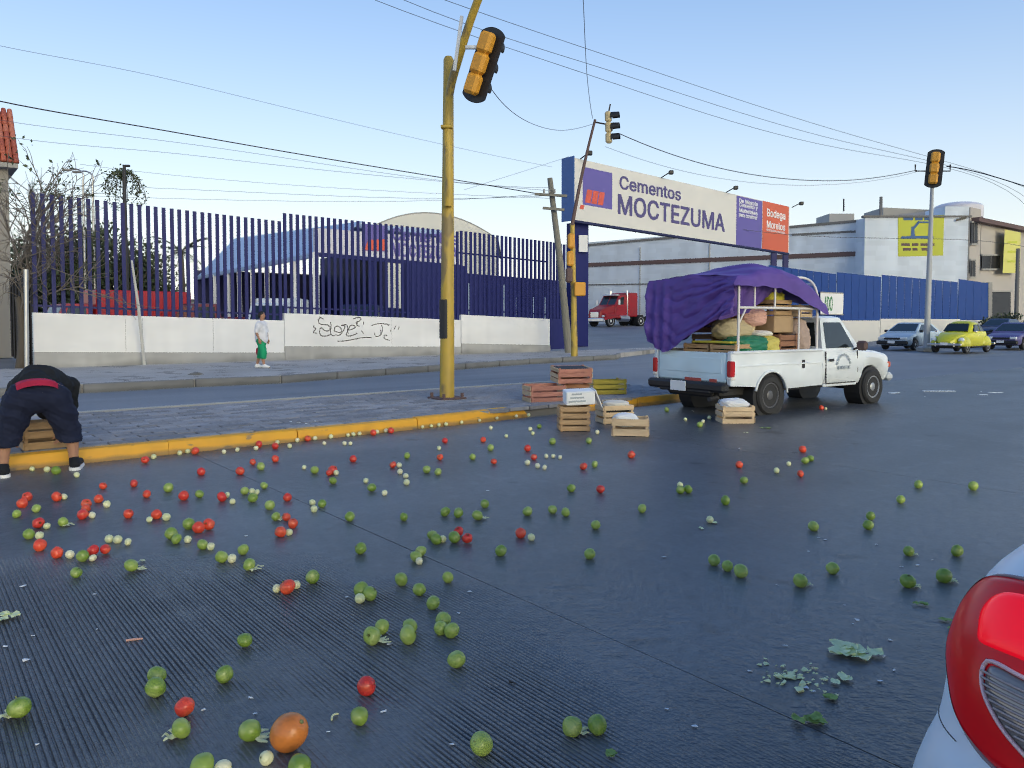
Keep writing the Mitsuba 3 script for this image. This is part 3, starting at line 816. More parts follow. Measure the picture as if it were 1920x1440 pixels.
# second mast at the corner of the far pavement
P1 = G(1077, 668, SW); t = thing('corner_signal_mast', 'slim yellow signal mast with dark leaning arm at the corner by the signboard', 'traffic light')
zk = AT(1071, 420, P1[1])[2]
part(t, 'pole', tube([P1, P1 + [-.03, 0, 2.0], [P1[0] - .1, P1[1], zk]], [.13, .11, .09], 12), 'm_mast', 40)
ae = AT(1116, 224, 28.9)
part(t, 'arm', tube(spline([[P1[0] - .1, P1[1] - .02, zk - .05], lerp([P1[0] - .1, P1[1], zk], ae, .5) + [-.04, 0, 0], ae], 10), [.075, .07, .068, .065, .06, .06, .055, .05, .05, .05], 10), 'm_brown', 40)
part(t, 'cable_box', box(AT(1087, 542, P1[1] - .15), [.42, .3, .52], .03), 'm_housing', label='yellow control box')
part(t, 'collar', box(P1 + [0, 0, .05], [.5, .5, .1], .03, 0), 'm_concrete') if False else None
for i, (px, py) in enumerate(((1071, 452), (1069, 485), (1067, 516))):
    part(t, 'side_signal', cat(box(AT(px, py, P1[1] - .22), [.26, .26, .56], .06)), 'm_housing' if i < 2 else 'm_brown')
h = thing('hanging_traffic_light', 'pale three lamp signal head with dark visors above the signboard', 'traffic light')
hc = AT(1141, 239, 28.7)
signal(h, hc, [.93, -.36], .12, 1.12, False, 'm_housing_pale')
part(h, 'bracket', cat(bar(ae + [0, 0, -.1], hc + [0, 0, .1], .05), bar(hc + [.0, 0, .55], hc + [.06, 0, .85], .05)), 'm_dark', kind='stuff')
# right hand mast
P2 = AT(1737, 655, 38.0); P2[2] = 0; t = thing('grey_signal_mast', 'plain grey metal signal pole in front of the blue fence', 'traffic light')
e = AT(1748, 345, 38.0)
part(t, 'pole', tube([P2, lerp(P2, e, .5), e], [.15, .125, .08], 14), 'm_galv', 40)
pr('m_galv', (0.40, 0.41, 0.43), .6, .1)
part(t, 'base', box(P2 + [0, 0, .1], [.7, .7, .2], .03), 'm_concrete')
h = thing('hanging_traffic_light', 'orange signal head in an oval black backplate on the grey pole at right', 'traffic light')
hc = AT(1752, 315, 37.7)
signal(h, hc, [.50, .86], .08, 1.5)
for s in (-1, 1):
    part(h, 'bracket', tube([hc + [s * .35, .15, -.12], hc + [s * .85, .15, -.12], hc + [s * .85, .15, .2]], .035, 6), 'm_dark')
# leaning utility pole
t = thing('utility_pole', 'leaning weathered utility pole between fence and signboard', 'pole')
a, b = G(1067, 664, .1), AT(1031, 334, 32.5)
part(t, 'pole', tube([a, lerp(a, b, .5) + [.05, 0, 0], b], [.17, .14, .11], 12), 'm_wood_grey', 40)
pr('m_wood_grey', (0.20, 0.19, 0.16), 0.85)
for y, l in ((366, .75), (392, .5)):
    p = AT(1036 if y < 380 else 1040, y, 32.3); part(t, 'crossarm', bar(p + [-l, -.1, .03], p + [l * .8, -.1, -.05], .1), 'm_wood_grey')
for k in range(3):
    p = AT(1020 + 10 * k, 362, 32.2); part(t, 'insulator', lathe([(.03, 0), (.05, .05), (.03, .1), (.05, .14), (.001, .18)], 8).apply_translation(p), 'm_concrete')
# lamps and poles in the yard
for i, (px, y0, Y, lbl) in enumerate(((155, 318, 47, 'thin grey lamp post in the yard, left of the pair'), (173, 322, 47.5, 'thin grey lamp post in the yard, right of the pair'), (233, 311, 45, 'dark straight pole in the yard behind the fence'))):
    t = thing('yard_pole', lbl, 'pole'); tp = AT(px, y0, Y)
    if i == 2:
        part(t, 'pole', tube([[tp[0], tp[1], 0], tp], [.12, .09], 8), 'm_dark')
        part(t, 'cap', box(tp + [.12, 0, 0], [.4, .15, .12], .02), 'm_dark')
    else:
        part(t, 'pole', tube([[tp[0], tp[1], 0], tp - [0, 0, .6]], [.1, .07], 8), 'm_steel')
        part(t, 'arm', tube(spline([tp - [0, 0, .65], tp - [.05, 0, .15], tp + [-.35, 0, .02], tp + [-.8, 0, -.02]], 10), .05, 6), 'm_steel')
        part(t, 'lamp', box(tp + [-.95, 0, -.02], [.5, .2, .12], .03), 'm_concrete')
# distant dark pole by the right-hand house
p = AT(1909, 466, 60); add('street_pole', tube([[p[0], p[1], 0], p], [.17, .13], 8), 'm_concrete_dark', label='dark bare pole before the unfinished house', cat='pole')

# overhead cables: (pixel, depth) points from mast to mast
CB = [('thick black cable sagging across the whole left sky', .022, [(-60, 176, 22), (0, 190, 23), (240, 233, 26), (480, 275, 29), (760, 322, 32), (900, 345, 33.5), (1034, 368, 32.4)]),
      ('topmost thin cable of the left sky', .010, [(-60, 72, 26), (0, 86, 27), (200, 124, 29), (480, 188, 33), (800, 264, 37), (1035, 313, 40)]),
      ('thin cable just under the thick black cable', .011, [(-40, 218, 28), (30, 230, 29), (250, 257, 31), (480, 288, 33), (760, 330, 34), (1036, 352, 32.4)]),
      ('fourth thin cable from the top at left', .011, [(-40, 248, 30), (60, 263, 31), (300, 285, 33), (480, 305, 34), (760, 334, 34.5), (1034, 358, 32.5)]),
      ('pale thin cable passing above the fence tops', .010, [(150, 308, 36), (300, 326, 37), (480, 342, 38), (800, 362, 36), (1037, 372, 32.5)]),
      ('low thin cable just over the bar tops', .012, [(60, 345, 38), (250, 351, 39), (480, 361, 40), (700, 370, 38), (1037, 366, 32.5)]),
      ('lowest thin cable resting over the bar tops', .012, [(60, 362, 40), (250, 370, 41), (480, 376, 42), (700, 378, 40), (900, 372, 36), (1038, 362, 32.5)]),
      ('lowest of the three long cables crossing the upper sky', .013, [(690, -5, 24), (860, 58, 26), (1100, 139, 29), (1340, 218, 33), (1560, 275, 36), (1735, 306, 38), (1930, 392, 42)]),
      ('middle one of the three long cables crossing the upper sky', .013, [(745, -5, 24.3), (940, 68, 26.5), (1120, 125, 29), (1340, 196, 33), (1560, 260, 36), (1735, 300, 38), (1930, 375, 42)]),
      ('highest of the three long cables crossing the upper sky', .013, [(820, -5, 24.6), (960, 44, 26.5), (1120, 98, 29), (1340, 172, 33), (1560, 242, 36), (1735, 292, 38), (1930, 355, 42)]),
      ('single upright cable dropping to the leaning arm', .014, [(1093, -6, 20), (1098, 100, 24), (1104, 175, 27), (1111, 222, 28.9)]),
      ('loose cable sagging from the orange head to the leaning arm', .011, [(912, 152, 12.4), (945, 196, 16), (985, 226, 20), (1030, 242, 24), (1070, 243, 27), (1110, 233, 28.9)]),
      ('upper sagging cable from the pale head to the right hand signal', .018, [(1160, 250, 28.7), (1230, 279, 30), (1340, 313, 32), (1460, 334, 34), (1560, 339, 35.5), (1650, 332, 37), (1719, 319, 37.8)]),
      ('lower sagging cable from the pale head to the right hand signal', .010, [(1135, 275, 28.8), (1250, 313, 30.5), (1360, 336, 32.5), (1480, 347, 34.5), (1600, 343, 36), (1719, 322, 37.8)]),
      ('black cable leaving the right hand signal towards the frame edge', .026, [(1775, 312, 37.8), (1830, 322, 36.5), (1880, 336, 35.5), (1935, 353, 34.5)]),
      ('short slack cable between pole top and signboard', .010, [(870, 356, 36), (950, 331, 37), (1010, 312, 38), (1064, 294, 42)]),
      ('thin cable crossing the pale industrial wall', .018, [(1100, 366, 44), (1250, 405, 50), (1480, 440, 54), (1700, 447, 56), (1935, 466, 60)])]
for l, r, pts in CB:
    P = spline([AT(*q) for q in pts], 30)
    add('overhead_cable', tube(P, r * (.95 if r > .015 else .72), 5), 'm_cable', True, label=l, cat='cable', group='overhead cables')

# ------------------------------------------------------------------ trees and plants
pr('m_bark', (0.10, 0.085, 0.07), 0.9); pr('m_twig', (0.155, 0.135, 0.12), 0.9)
scene['m_leaf'] = {'type': 'twosided', 'b': {'type': 'principled', 'base_color': proc(lambda p, n, uv: mix((0.022, 0.034, 0.016), (0.07, 0.095, 0.04), noise(p.x * 2.2, p.y * 2.2, p.z * 2.2))), 'roughness': 0.6}}
scene['m_leaf_light'] = {'type': 'twosided', 'b': {'type': 'principled', 'base_color': proc(lambda p, n, uv: mix((0.06, 0.085, 0.025), (0.13, 0.15, 0.05), noise(p.x * 3, p.y * 3, p.z * 3))), 'roughness': 0.6}}


def leaves(pts, size, r):
    """folded four-triangle leaf at every point, thrown in all directions"""
    n = len(pts); d = r.standard_normal((n, 3)); d /= np.linalg.norm(d, axis=1, keepdims=True)
    a = r.standard_normal((n, 3)); a -= d * (a * d).sum(1, keepdims=True); a /= np.linalg.norm(a, axis=1, keepdims=True)
    s = size * (.6 + .8 * r.random((n, 1)))
    base = np.asarray(pts)
    v = np.stack([base, base + d * s * .5 + a * s * .28, base + d * s, base + d * s * .5 - a * s * .28], 1).reshape(-1, 3)
    i = np.arange(n)[:, None] * 4
    return trimesh.Trimesh(v, np.vstack([i + [0, 1, 2], i + [0, 2, 3]]), process=False)


def branchy(o, d, L, r0, depth, r, out, tips, droop=.0, spread=.7, n=5):
    p = np.asarray(o, float); d = np.asarray(d, float) / np.linalg.norm(d); P = [p]
    for k in range(n):
        d = d + r.standard_normal(3) * .17 + [0, 0, -droop]; d /= np.linalg.norm(d); p = p + d * L / n; P.append(p)
        if depth and k >= 1:
            for _ in range(1 + (r.random() < .45)):
                e = d + r.standard_normal(3) * spread; branchy(p, e, L * (.45 + .3 * r.random()), r0 * .55, depth - 1, r, out, tips, droop, spread, 4)
    out.append(tube(P, np.linspace(r0, r0 * .45, len(P)), 5 if r0 < .03 else 8)); tips.append(np.array(P[1:]))


def tree(name, label, cat_, base, height, width, nl, lsz, seed, mat='m_leaf', low=.25, kind_of='tree'):
    r = np.random.default_rng(seed); t = thing(name, label, cat_)
    out, tips = [], []
    base = np.asarray(base, float)
    part(t, 'trunk', tube([base, base + [.1, 0, height * .2], base + [0, .1, height * .5]], [height * .035, height * .028, height * .018], 8), 'm_bark', True)
    for k in range(9):
        a = k * 2.4; branchy(base + [0, 0, height * (low + .3 * r.random())], [math.cos(a), math.sin(a), .9 + r.random()], height * .42, height * .012, 1, r, out, tips, 0, .6, 4)
    part(t, 'limbs', cat(out), 'm_bark', kind='stuff')
    cl = []
    for k in range(46):
        v = r.standard_normal(3); v /= np.linalg.norm(v); rr = r.random() ** .4
        c = base + [0, 0, height * (low + (1 - low) * .52)] + v * rr * np.array([width / 2, width / 2, height * (1 - low) * .48])
        s = height * .09 * (.6 + .9 * r.random()); cl.append(c + r.standard_normal((nl // 46, 3)) * s * [1, 1, .7])
    part(t, 'crown', leaves(np.vstack(cl), lsz, r), mat, kind='stuff')


g_ = lambda px, Y: np.array([(px - 960) / F * Y, Y, 0.0])
tree('leafy_tree', 'dark leafy tree behind the fence at left, the larger one', 'tree', g_(198, 50), 7.6, 6.2, 9000, .26, 3)
tree('leafy_tree', 'dark rounded tree behind the fence, beside the larger one', 'tree', g_(262, 52), 5.6, 3.8, 5000, .24, 4)
tree('leafy_tree', 'low dark tree behind the bare branches at the fence end', 'tree', g_(92, 47), 6.4, 4.6, 7000, .24, 6)
tree('street_bush', 'low dark green bush before the unfinished house', 'bush', g_(1884, 57), 2.1, 3.2, 3000, .2, 8, 'm_leaf', .05)
# palm
t = thing('palm_tree', 'small dark palm between the trees and the depot', 'palm'); r = np.random.default_rng(2); b = g_(343, 58); hp = AT(343, 470, 58)[2]
part(t, 'trunk', tube([b, b + [.1, 0, hp * .5], b + [0, 0, hp]], [.22, .17, .15], 8), 'm_bark', True)
for k in range(16):
    a = k * 2.399; e = .9 - 1.5 * (k % 4) / 4; d = np.array([math.cos(a), math.sin(a), e]); P = [b + [0, 0, hp] + d * s + [0, 0, -s * s * .22] for s in np.linspace(.1, 1.9, 8)]
    w = np.cross(d, [0, 0, 1.0]); w /= np.linalg.norm(w)
    V_, F_ = [], []
    for i in range(7):
        for sg in (-1, 1):
            for q in range(3):
                o = lerp(P[i], P[i + 1], q / 3); tip = o + sg * w * .5 * math.sin((i + 1.2) / 8.4 * math.pi) + d * .25 + [0, 0, -.15]; c = len(V_); V_ += [o, o + d * .07, tip]; F_.append([c, c + 1, c + 2])
    part(t, 'frond', cat(tube(P, .02, 4), trimesh.Trimesh(V_, F_, process=False)), 'm_leaf', kind='stuff')
# weeping tree by the dark pole
t = thing('weeping_tree', 'thin weeping tree crown around the dark yard pole', 'tree'); r = np.random.default_rng(12); b = g_(240, 48); top = AT(237, 322, 48)[2]; out, tips = [], []
part(t, 'trunk', tube([b, b + [0, 0, top * .6], b + [-.1, 0, top - .3]], [.16, .11, .06], 8), 'm_bark', True)
for k in range(16):
    a = k * 2.4; d = np.array([math.cos(a), math.sin(a), 0]); o = b + [-.1, 0, top - .4]
    tips.append(np.array(spline([o, o + d * .35 + [0, 0, .35], o + d * .75 + [0, 0, .1], o + d * .85 + [0, 0, -.7 - r.random()]], 12))); out.append(tube(tips[-1], .018, 4))
part(t, 'limbs', cat(out), 'm_bark', kind='stuff')
part(t, 'crown', leaves(np.vstack([np.repeat(q, 8, 0) + r.standard_normal((len(q) * 8, 3)) * .10 for q in tips]), .14, r), 'm_leaf', kind='stuff')
# dry tree in the gap beside the fence
t = thing('bare_tree', 'tangled dry bare tree leaning over the left end of the fence', 'tree'); r = np.random.default_rng(21); out, tips = [], []
b = AL(38, 690, FV + .9) * [1, 1, 0]
st = b + [0, 0, 2.2]
part(t, 'trunk', tube(spline([b, b + [.1, 0, 1.2], st], 8), np.linspace(.16, .10, 8), 8), 'm_bark', True)
for k in range(9):
    e = np.array([.15 + .55 * r.random(), -.2 * r.random(), .75 + .35 * r.random()])
    branchy(st + [.05 * k, 0, .12 * k - .5], e, 1.35 + .9 * r.random(), .035, 2, r, out, tips, .02, .62, 6)
for k in range(5):
    branchy(st + [0, 0, .8], [.30 + .22 * k / 4 + .1 * r.random(), .1, 1.0], 1.9 + .4 * r.random(), .035, 2, r, out, tips, .015, .42, 7)
part(t, 'limbs', cat(out), 'm_twig', True, kind='stuff')
q = np.vstack(tips); q = q[(q[:, 2] > 5.0)]; q = q[r.random(len(q)) < .13]
part(t, 'leaf_tufts', leaves(np.repeat(q, 4, 0) + r.standard_normal((len(q) * 4, 3)) * .06, .12, r), 'm_leaf', kind='stuff')
# ------------------------------------------------------------------ vehicles: builders
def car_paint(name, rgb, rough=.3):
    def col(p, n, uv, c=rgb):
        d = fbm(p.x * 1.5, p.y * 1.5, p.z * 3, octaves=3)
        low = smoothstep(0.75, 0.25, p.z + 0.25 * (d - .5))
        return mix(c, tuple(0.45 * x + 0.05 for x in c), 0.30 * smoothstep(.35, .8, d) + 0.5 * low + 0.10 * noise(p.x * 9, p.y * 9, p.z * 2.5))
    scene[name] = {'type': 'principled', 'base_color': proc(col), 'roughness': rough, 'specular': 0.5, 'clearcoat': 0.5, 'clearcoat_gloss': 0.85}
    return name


def wheel(t, o, r, w, M, rim='m_steel', out=-1, name='wheel', spokes=0):
    """upright wheel, axle along local y; out = -1 when its outer face looks to -y"""
    R = trimesh.transformations.translation_matrix(o) @ (np.eye(4) if out > 0 else trimesh.transformations.rotation_matrix(math.pi, [0, 0, 1]))
    k = uniq(t + '__' + name)
    ty = lathe([(r * .62, -w / 2), (r * .93, -w / 2), (r, -w * .34), (r, w * .34), (r * .93, w / 2), (r * .70, w / 2 * 1.02), (r * .62, w * .38)], 28, 'y')
    add(k, mv(ty, M @ R), 'm_rubber', 30)
    lz = lathe([(r * .64, -w * .3), (r * .66, w * .44), (r * .60, w * .44), (r * .54, w * .22), (r * .36, w * .26), (r * .22, w * .40), (r * .12, w * .42), (.001, w * .43)], 28, 'y')
    add(k + '__rim', mv(lz, M @ R), rim, 30)
    holes = [lathe([(r * .075, w * .27), (.001, w * .275)], 8, 'y').apply_translation([r * .45 * math.cos(a), 0, r * .45 * math.sin(a)]) for a in np.arange(8) * math.pi / 4]
    add(k + '__rim_holes', mv(cat(holes), M @ R), 'm_black', kind='stuff')


def half(zb, zt, w, tuck=.93, shoulder=.12, crown=.0, belly=.02):
    return np.array([(0, zb), (w * .86, zb), (w * tuck, zb + .02), (w, zb + .14), (w + belly, lerp(zb, zt, .62)), (w, zt - shoulder), (w * .985, zt - shoulder * .35), (w * .93, zt), (w * .5, zt + crown * .8), (0, zt + crown)])


def body_loft(stations, arches=(), r=.38, za=.31):
    """stations: (x, zb, zt, w, crown); arches: x of the wheel centres"""
    xs = sorted({s[0] for s in stations} | {a + r * math.cos(k) for a in arches for k in np.linspace(0, math.pi, 13)} | {a + sg * (r + .004) for a in arches for sg in (-1, 1)})
    S = np.array(stations, float); rings = []
    for x in xs:
        zb, zt, w, cr = (np.interp(x, S[:, 0], S[:, k]) for k in range(1, 5))
        for a in arches:
            if abs(x - a) <= r + 1e-6:
                zb = max(zb, za + math.sqrt(max(0, r * r - (x - a) ** 2)))
        h = half(zb, zt, w, crown=cr)
        if zt - zb < .3:
            h[3, 1] = min(h[3, 1], lerp(zb, zt, .4)); h[4, 1] = min(max(h[4, 1], h[3, 1]), h[5, 1]); h[5, 1] = max(h[5, 1], lerp(zb, zt, .5))
        ring = [(x, y, z) for y, z in h] + [(x, -y, z) for y, z in h[-2:0:-1]]
        rings.append(ring)
    return skin(rings)


class Cabin:
    def __init__(self, x0, x1, wb, zb, X0, X1, wr, zr):
        self.b = {(0, -1): (x0, -wb, zb), (0, 1): (x0, wb, zb), (1, -1): (x1, -wb, zb), (1, 1): (x1, wb, zb)}
        self.r = {(0, -1): (X0, -wr, zr), (0, 1): (X0, wr, zr), (1, -1): (X1, -wr, zr), (1, 1): (X1, wr, zr)}
        self.zr = zr

    def solid(self):
        pts = list(self.b.values()) + list(self.r.values())
        c = np.mean(list(self.r.values()), 0)
        pts += [lerp(p, c, .18) + np.array([0, 0, .035]) for p in self.r.values()] + [np.array(p) - [0, 0, .06] for p in self.b.values()]
        return hull(pts)

    def at(self, face, a, b):
        f = {'right': ((0, -1), (1, -1)), 'left': ((1, 1), (0, 1)), 'front': ((1, -1), (1, 1)), 'back': ((0, 1), (0, -1))}[face]
        return lerp(lerp(self.b[f[0]], self.b[f[1]], a), lerp(self.r[f[0]], self.r[f[1]], a), b)

    def win(self, face, a0, a1, b0, b1, a2=None, a3=None, th=.006):
        return quad(self.at(face, a0, b0), self.at(face, a1, b0), self.at(face, a1 if a3 is None else a3, b1), self.at(face, a0 if a2 is None else a2, b1), th)


# wood for crates
def wood(name, c0, c1, k):
    def col(p, n, uv):
        return mix(c0, c1, fbm(p.x * 7 + k, p.y * 7, p.z * 30, octaves=3)) * (0.8 + 0.4 * noise(p.x * 2.5, p.y * 2.5, p.z * 11 + k))
    pr(name, proc(col), .8)


wood('m_wood_tan', (0.46, 0.31, 0.17), (0.30, 0.18, 0.09), 1); wood('m_wood_pale', (0.60, 0.47, 0.31), (0.44, 0.31, 0.19), 5); wood('m_wood_brown', (0.30, 0.15, 0.085), (0.19, 0.085, 0.05), 9)
pr('m_card_red', (0.38, 0.075, 0.06), .75); pr('m_card_yellow', (0.52, 0.46, 0.05), .7); pr('m_card', (0.38, 0.26, 0.15), .8); pr('m_paper_white', (0.70, 0.71, 0.72), .8)


def crate(name, label, o, a, l, w, h, mat='m_wood_pale', ns=3, group=None, tilt=0.0, fill=None, end=None, M0=None):
    """slatted box standing on o: four posts, slats on four sides, floor boards"""
    t = thing(name, label, 'crate', group)
    M = (np.eye(4) if M0 is None else M0) @ frame(o, a, 0, tilt)
    for sx in (-1, 1):
        for sy in (-1, 1):
            part(t, 'post', mv(box([sx * (l / 2 - .02), sy * (w / 2 - .02), h / 2], [.032, .032, h]), M), mat)
    sh = h / ns
    for k in range(ns):
        z = sh * (k + .5)
        j = lambda: .006 * rng.standard_normal()
        for sy in (-1, 1):
            part(t, 'slat', mv(box([j(), sy * (w / 2), z + j()], [l, .011, sh * .74]), M), mat)
        for sx in (-1, 1):
            part(t, 'slat', mv(box([sx * (l / 2 + .006), j(), z + j()], [.011, w * .99, sh * .74]), M), end or mat)
    for k in range(4):
        part(t, 'floor_board', mv(box([(k - 1.5) * l / 4, 0, .012], [l / 4.6, w * .97, .012]), M), mat)
    if fill:
        part(t, 'contents', mv(fill, M), 'm_dark')
    return t


# ------------------------------------------------------------------ the loaded pickup
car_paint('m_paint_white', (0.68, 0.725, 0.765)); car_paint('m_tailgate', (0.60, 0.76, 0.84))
RRw = G(1442, 777); HA = math.atan2(13.9 - 12.29, 6.49 - 4.108)
KM = frame(RRw + np.array([-math.sin(HA), math.cos(HA), 0]) * .80, HA)
pk = thing('pickup_truck', 'white pickup truck piled high with produce, its rear at the kerb', 'pickup truck')
kp_ = lambda nm, m, b, sm=False, **k: part(pk, nm, mv(m, KM), b, sm, **k)
# bed sides with wheel arches
ar = [(0.405 * math.cos(a), .30 + .405 * math.sin(a)) for a in np.linspace(math.pi + .35, -.35, 22)]
for sy in (-1, 1):
    P = Polygon([(-.93, .50), (-.93, 1.0), (1.355, 1.0), (1.355, .42), (.45, .40)]).difference(Polygon(ar))
    m = ext(P, .07); m.apply_transform(basis([0, 0, 0], [1, 0, 0], [0, 0, 1])); m.apply_translation([0, -.83 + .07 if sy < 0 else .83, 0])
    kp_('bed_side', m, 'm_paint_white')
    kp_('bed_rail', box([.21, sy * .805, 1.012], [2.30, .11, .045], .015), 'm_paint_white')
    kp_('crease', box([.21, sy * .845, .80], [2.26, .012, .022], .004), 'm_paint_white')
    lip = [(0, 0)] * 0 + [[.40 * math.cos(a), sy * .842, .30 + .40 * math.sin(a)] for a in np.linspace(2.9, .1, 20)]
    kp_('arch_lip', tube(lip, .022, 6), 'm_paint_white', True)
    kp_('wheel_well', mv(lathe([(.395, -.13), (.405, .13), (.001, .13)], 24, 'y'), trimesh.transformations.translation_matrix([0, sy * .66, .30])), 'm_black')
kp_('bed_floor', box([.21, 0, .56], [2.28, 1.52, .06]), 'm_dark'); kp_('bed_front', box([1.33, 0, .78], [.05, 1.54, .46]), 'm_paint_white')
tg = uniq(pk + '__tailgate'); add(tg, mv(box([-.925, 0, .775], [.07, 1.44, .47], .02), KM), 'm_tailgate', label='pale bluish dented tailgate')
add(tg + '__crease', mv(box([-.963, 0, .80], [.012, 1.30, .24], .005), KM), 'm_tailgate'); add(tg + '__lettering', mv(cat(box([-.968, -.06, .565], [.012, .34, .05]), box([-.968, -.48, .565], [.012, .14, .05])), KM), 'm_card_red', kind='stuff')
for sy in (-1, 1):
    kp_('corner_post', box([-.90, sy * .785, .76], [.12, .10, .54], .02), 'm_paint_white')
    kp_('tail_lamp', box([-.93, sy * .80, .76], [.10, .105, .25], .02), 'm_red_lamp')
    kp_('lamp_base', box([-.93, sy * .80, .615], [.10, .10, .04], .01), 'm_white_warm')
bm = uniq(pk + '__rear_bumper'); add(bm, mv(cat(box([-1.05, 0, .47], [.16, 1.66, .15], .04), box([-1.06, 0, .395], [.12, 1.10, .06], .02)), KM), 'm_black', kind='stuff', label='black step bumper hanging low')
add(bm + '__plate', mv(box([-1.14, .10, .46], [.012, .34, .16], .004), KM), 'm_paper_white')
kp_('underbody', cat(box([1.2, 0, .40], [4.3, .9, .16]), box([0, 0, .30], [.14, 1.3, .14], .04), box([2.9, 0, .30], [.14, 1.3, .12], .04), box([-.55, 0, .38], [.7, 1.2, .2], .05)), 'm_black', kind='stuff')
kp_('exhaust', tube([[-.2, -.45, .32], [-.9, -.5, .30], [-1.1, -.52, .28]], .035, 8), 'm_dark')
# cab and bonnet
lo = body_loft([(1.385, .38, 1.0, .80, 0), (2.30, .38, 1.0, .82, 0), (2.46, .38, 1.01, .82, .02), (3.05, .38, .955, .81, .03), (3.42, .40, .89, .79, .03), (3.53, .46, .84, .74, .02)], (2.91,), .385, .30)
kp_('cab_body', lo, 'm_paint_white', 30)
kp_('front_bumper', cat(box([3.54, 0, .47], [.14, 1.62, .16], .05)), 'm_paint_white')
kp_('wheel_well', mv(lathe([(.37, -.16), (.38, .14), (.001, .14)], 24, 'y'), trimesh.transformations.translation_matrix([2.91, -.62, .30])), 'm_black')
kp_('wheel_well', mv(lathe([(.37, -.14), (.38, .16), (.001, .16)], 24, 'y'), trimesh.transformations.translation_matrix([2.91, .62, .30])), 'm_black')
kp_('headlamp', box([3.50, -.62, .72], [.10, .26, .14], .02), 'm_glass'); kp_('indicator', box([3.43, -.79, .70], [.14, .03, .10], .01), 'm_orange'); kp_('grille', box([3.535, 0, .72], [.04, .9, .16]), 'm_black')
cb = Cabin(1.40, 2.52, .795, 1.0, 1.50, 2.08, .665, 1.555)
kp_('cab_roof', cb.solid(), 'm_paint_white', 25)
for fc, sg in (('right', 1), ('left', 0)):
    A = (lambda a: a) if sg else (lambda a: 1 - a)
    lo_, hi = sorted((A(.10), A(.86))); l2, h2 = sorted((A(.12), A(.88)))
    kp_('door_window', cb.win(fc, lo_, hi, .06, .86, l2, h2), 'm_glass')
kp_('windscreen', cb.win('front', .07, .93, .08, .90), 'm_glass'); kp_('rear_window', cb.win('back', .08, .92, .12, .86), 'm_glass')
for sy in (-1, 1):
    y = sy * .827
    kp_('door_seam', cat(bar([1.47, y, .44], [1.47, y * .985, .98], .012, .02, up=(0, 1, 0)), bar([2.40, y, .60], [2.40, y * .985, .98], .012, .02, up=(0, 1, 0)), bar([1.47, y, .43], [2.33, y, .43], .014, .02, up=(0, 1, 0))), 'm_dark', kind='stuff')
    kp_('door_handle', box([1.60, sy * .846, .83], [.13, .02, .045], .008), 'm_black')
    mr = uniq(pk + '__mirror'); add(mr, mv(box([2.30, sy * .97, 1.07], [.10, .20, .17], .04), KM), 'm_brown'); add(mr + '__stalk', mv(bar([2.32, sy * .80, 1.0], [2.30, sy * .92, 1.05], .03), KM), 'm_black')
kp_('fuel_flap', box([.83, -.835, .79], [.07, .02, .14], .01), 'm_black', label='black filler hole')
kp_('sill_strip', box([1.88, -.815, .40], [.98, .03, .05], .01), 'm_paint_white')
# door emblem: lettered arch over a small band
dm = [bar([1.96 + .20 * math.cos(a), -.848, .70 + .22 * math.sin(a)], [1.96 + .20 * math.cos(a + .2), -.848, .70 + .22 * math.sin(a + .2)], .01, .035, up=(math.cos(a), 0, math.sin(a))) for a in np.arange(.25, 2.8, .31)]
dm += [box([x, -.848, .695], [wd, .008, .06]) for x, wd in ((1.82, .05), (1.91, .05), (2.02, .11), (2.12, .04))]
kp_('door_emblem', cat(dm), 'm_grey_print', kind='stuff', label='faded grey arched emblem and lettering on the door')
pr('m_grey_print', (0.33, 0.37, 0.40), .6)
for x in (0, 2.91):
    wheel(pk, [x, -.735, .31], .312 if x == 0 else .305, .205, KM, 'm_rim_dark' if x == 0 else 'm_steel', -1); wheel(pk, [x, .735, .31], .312 if x == 0 else .305, .205, KM, 'm_dark', 1)
pr('m_rim_dark', (0.11, 0.11, 0.12), .45, .4)
# pipe rack
rk = thing('pipe_rack', 'white welded pipe rack standing in the bed of the pickup', 'rack')
pr('m_pipe', (0.62, 0.60, 0.60), .45)
rp = lambda a, b, r=.022, nm='pipe': part(rk, nm, mv(tube([a, b], r, 8), KM), 'm_pipe', True)
for sy in (-1, 1):
    y = sy * .775
    rp([-.74, y, 1.0], [-.74, y, 2.12], nm='post'); rp([1.27, y, 1.0], [1.27, y, 1.95], nm='post')
    rp([-.74, y, 2.10], [.16, y, 2.10]); rp([-.74, y, 1.71], [1.27, y, 1.71]); rp([-.36, y, 1.71], [-.36, y, 2.10], .016); rp([.14, y, 1.71], [.14, y, 2.10], .018)
    rp([.77, y, 1.02], [.77, y, 1.71], .018); rp([-.74, y, 1.45], [-.56, y, 1.71], .016)
    part(rk, 'hoop', mv(tube(spline([[.16, y, 2.10], [.8, y, 2.22], [1.12, y, 2.14], [1.27, y, 1.90]], 16), .022, 8), KM), 'm_pipe', True)
for x, z in ((-.74, 2.12), (.0, 2.16), (.7, 2.2), (1.15, 2.12)):
    rp([x, -.775, z], [x, .775, z])
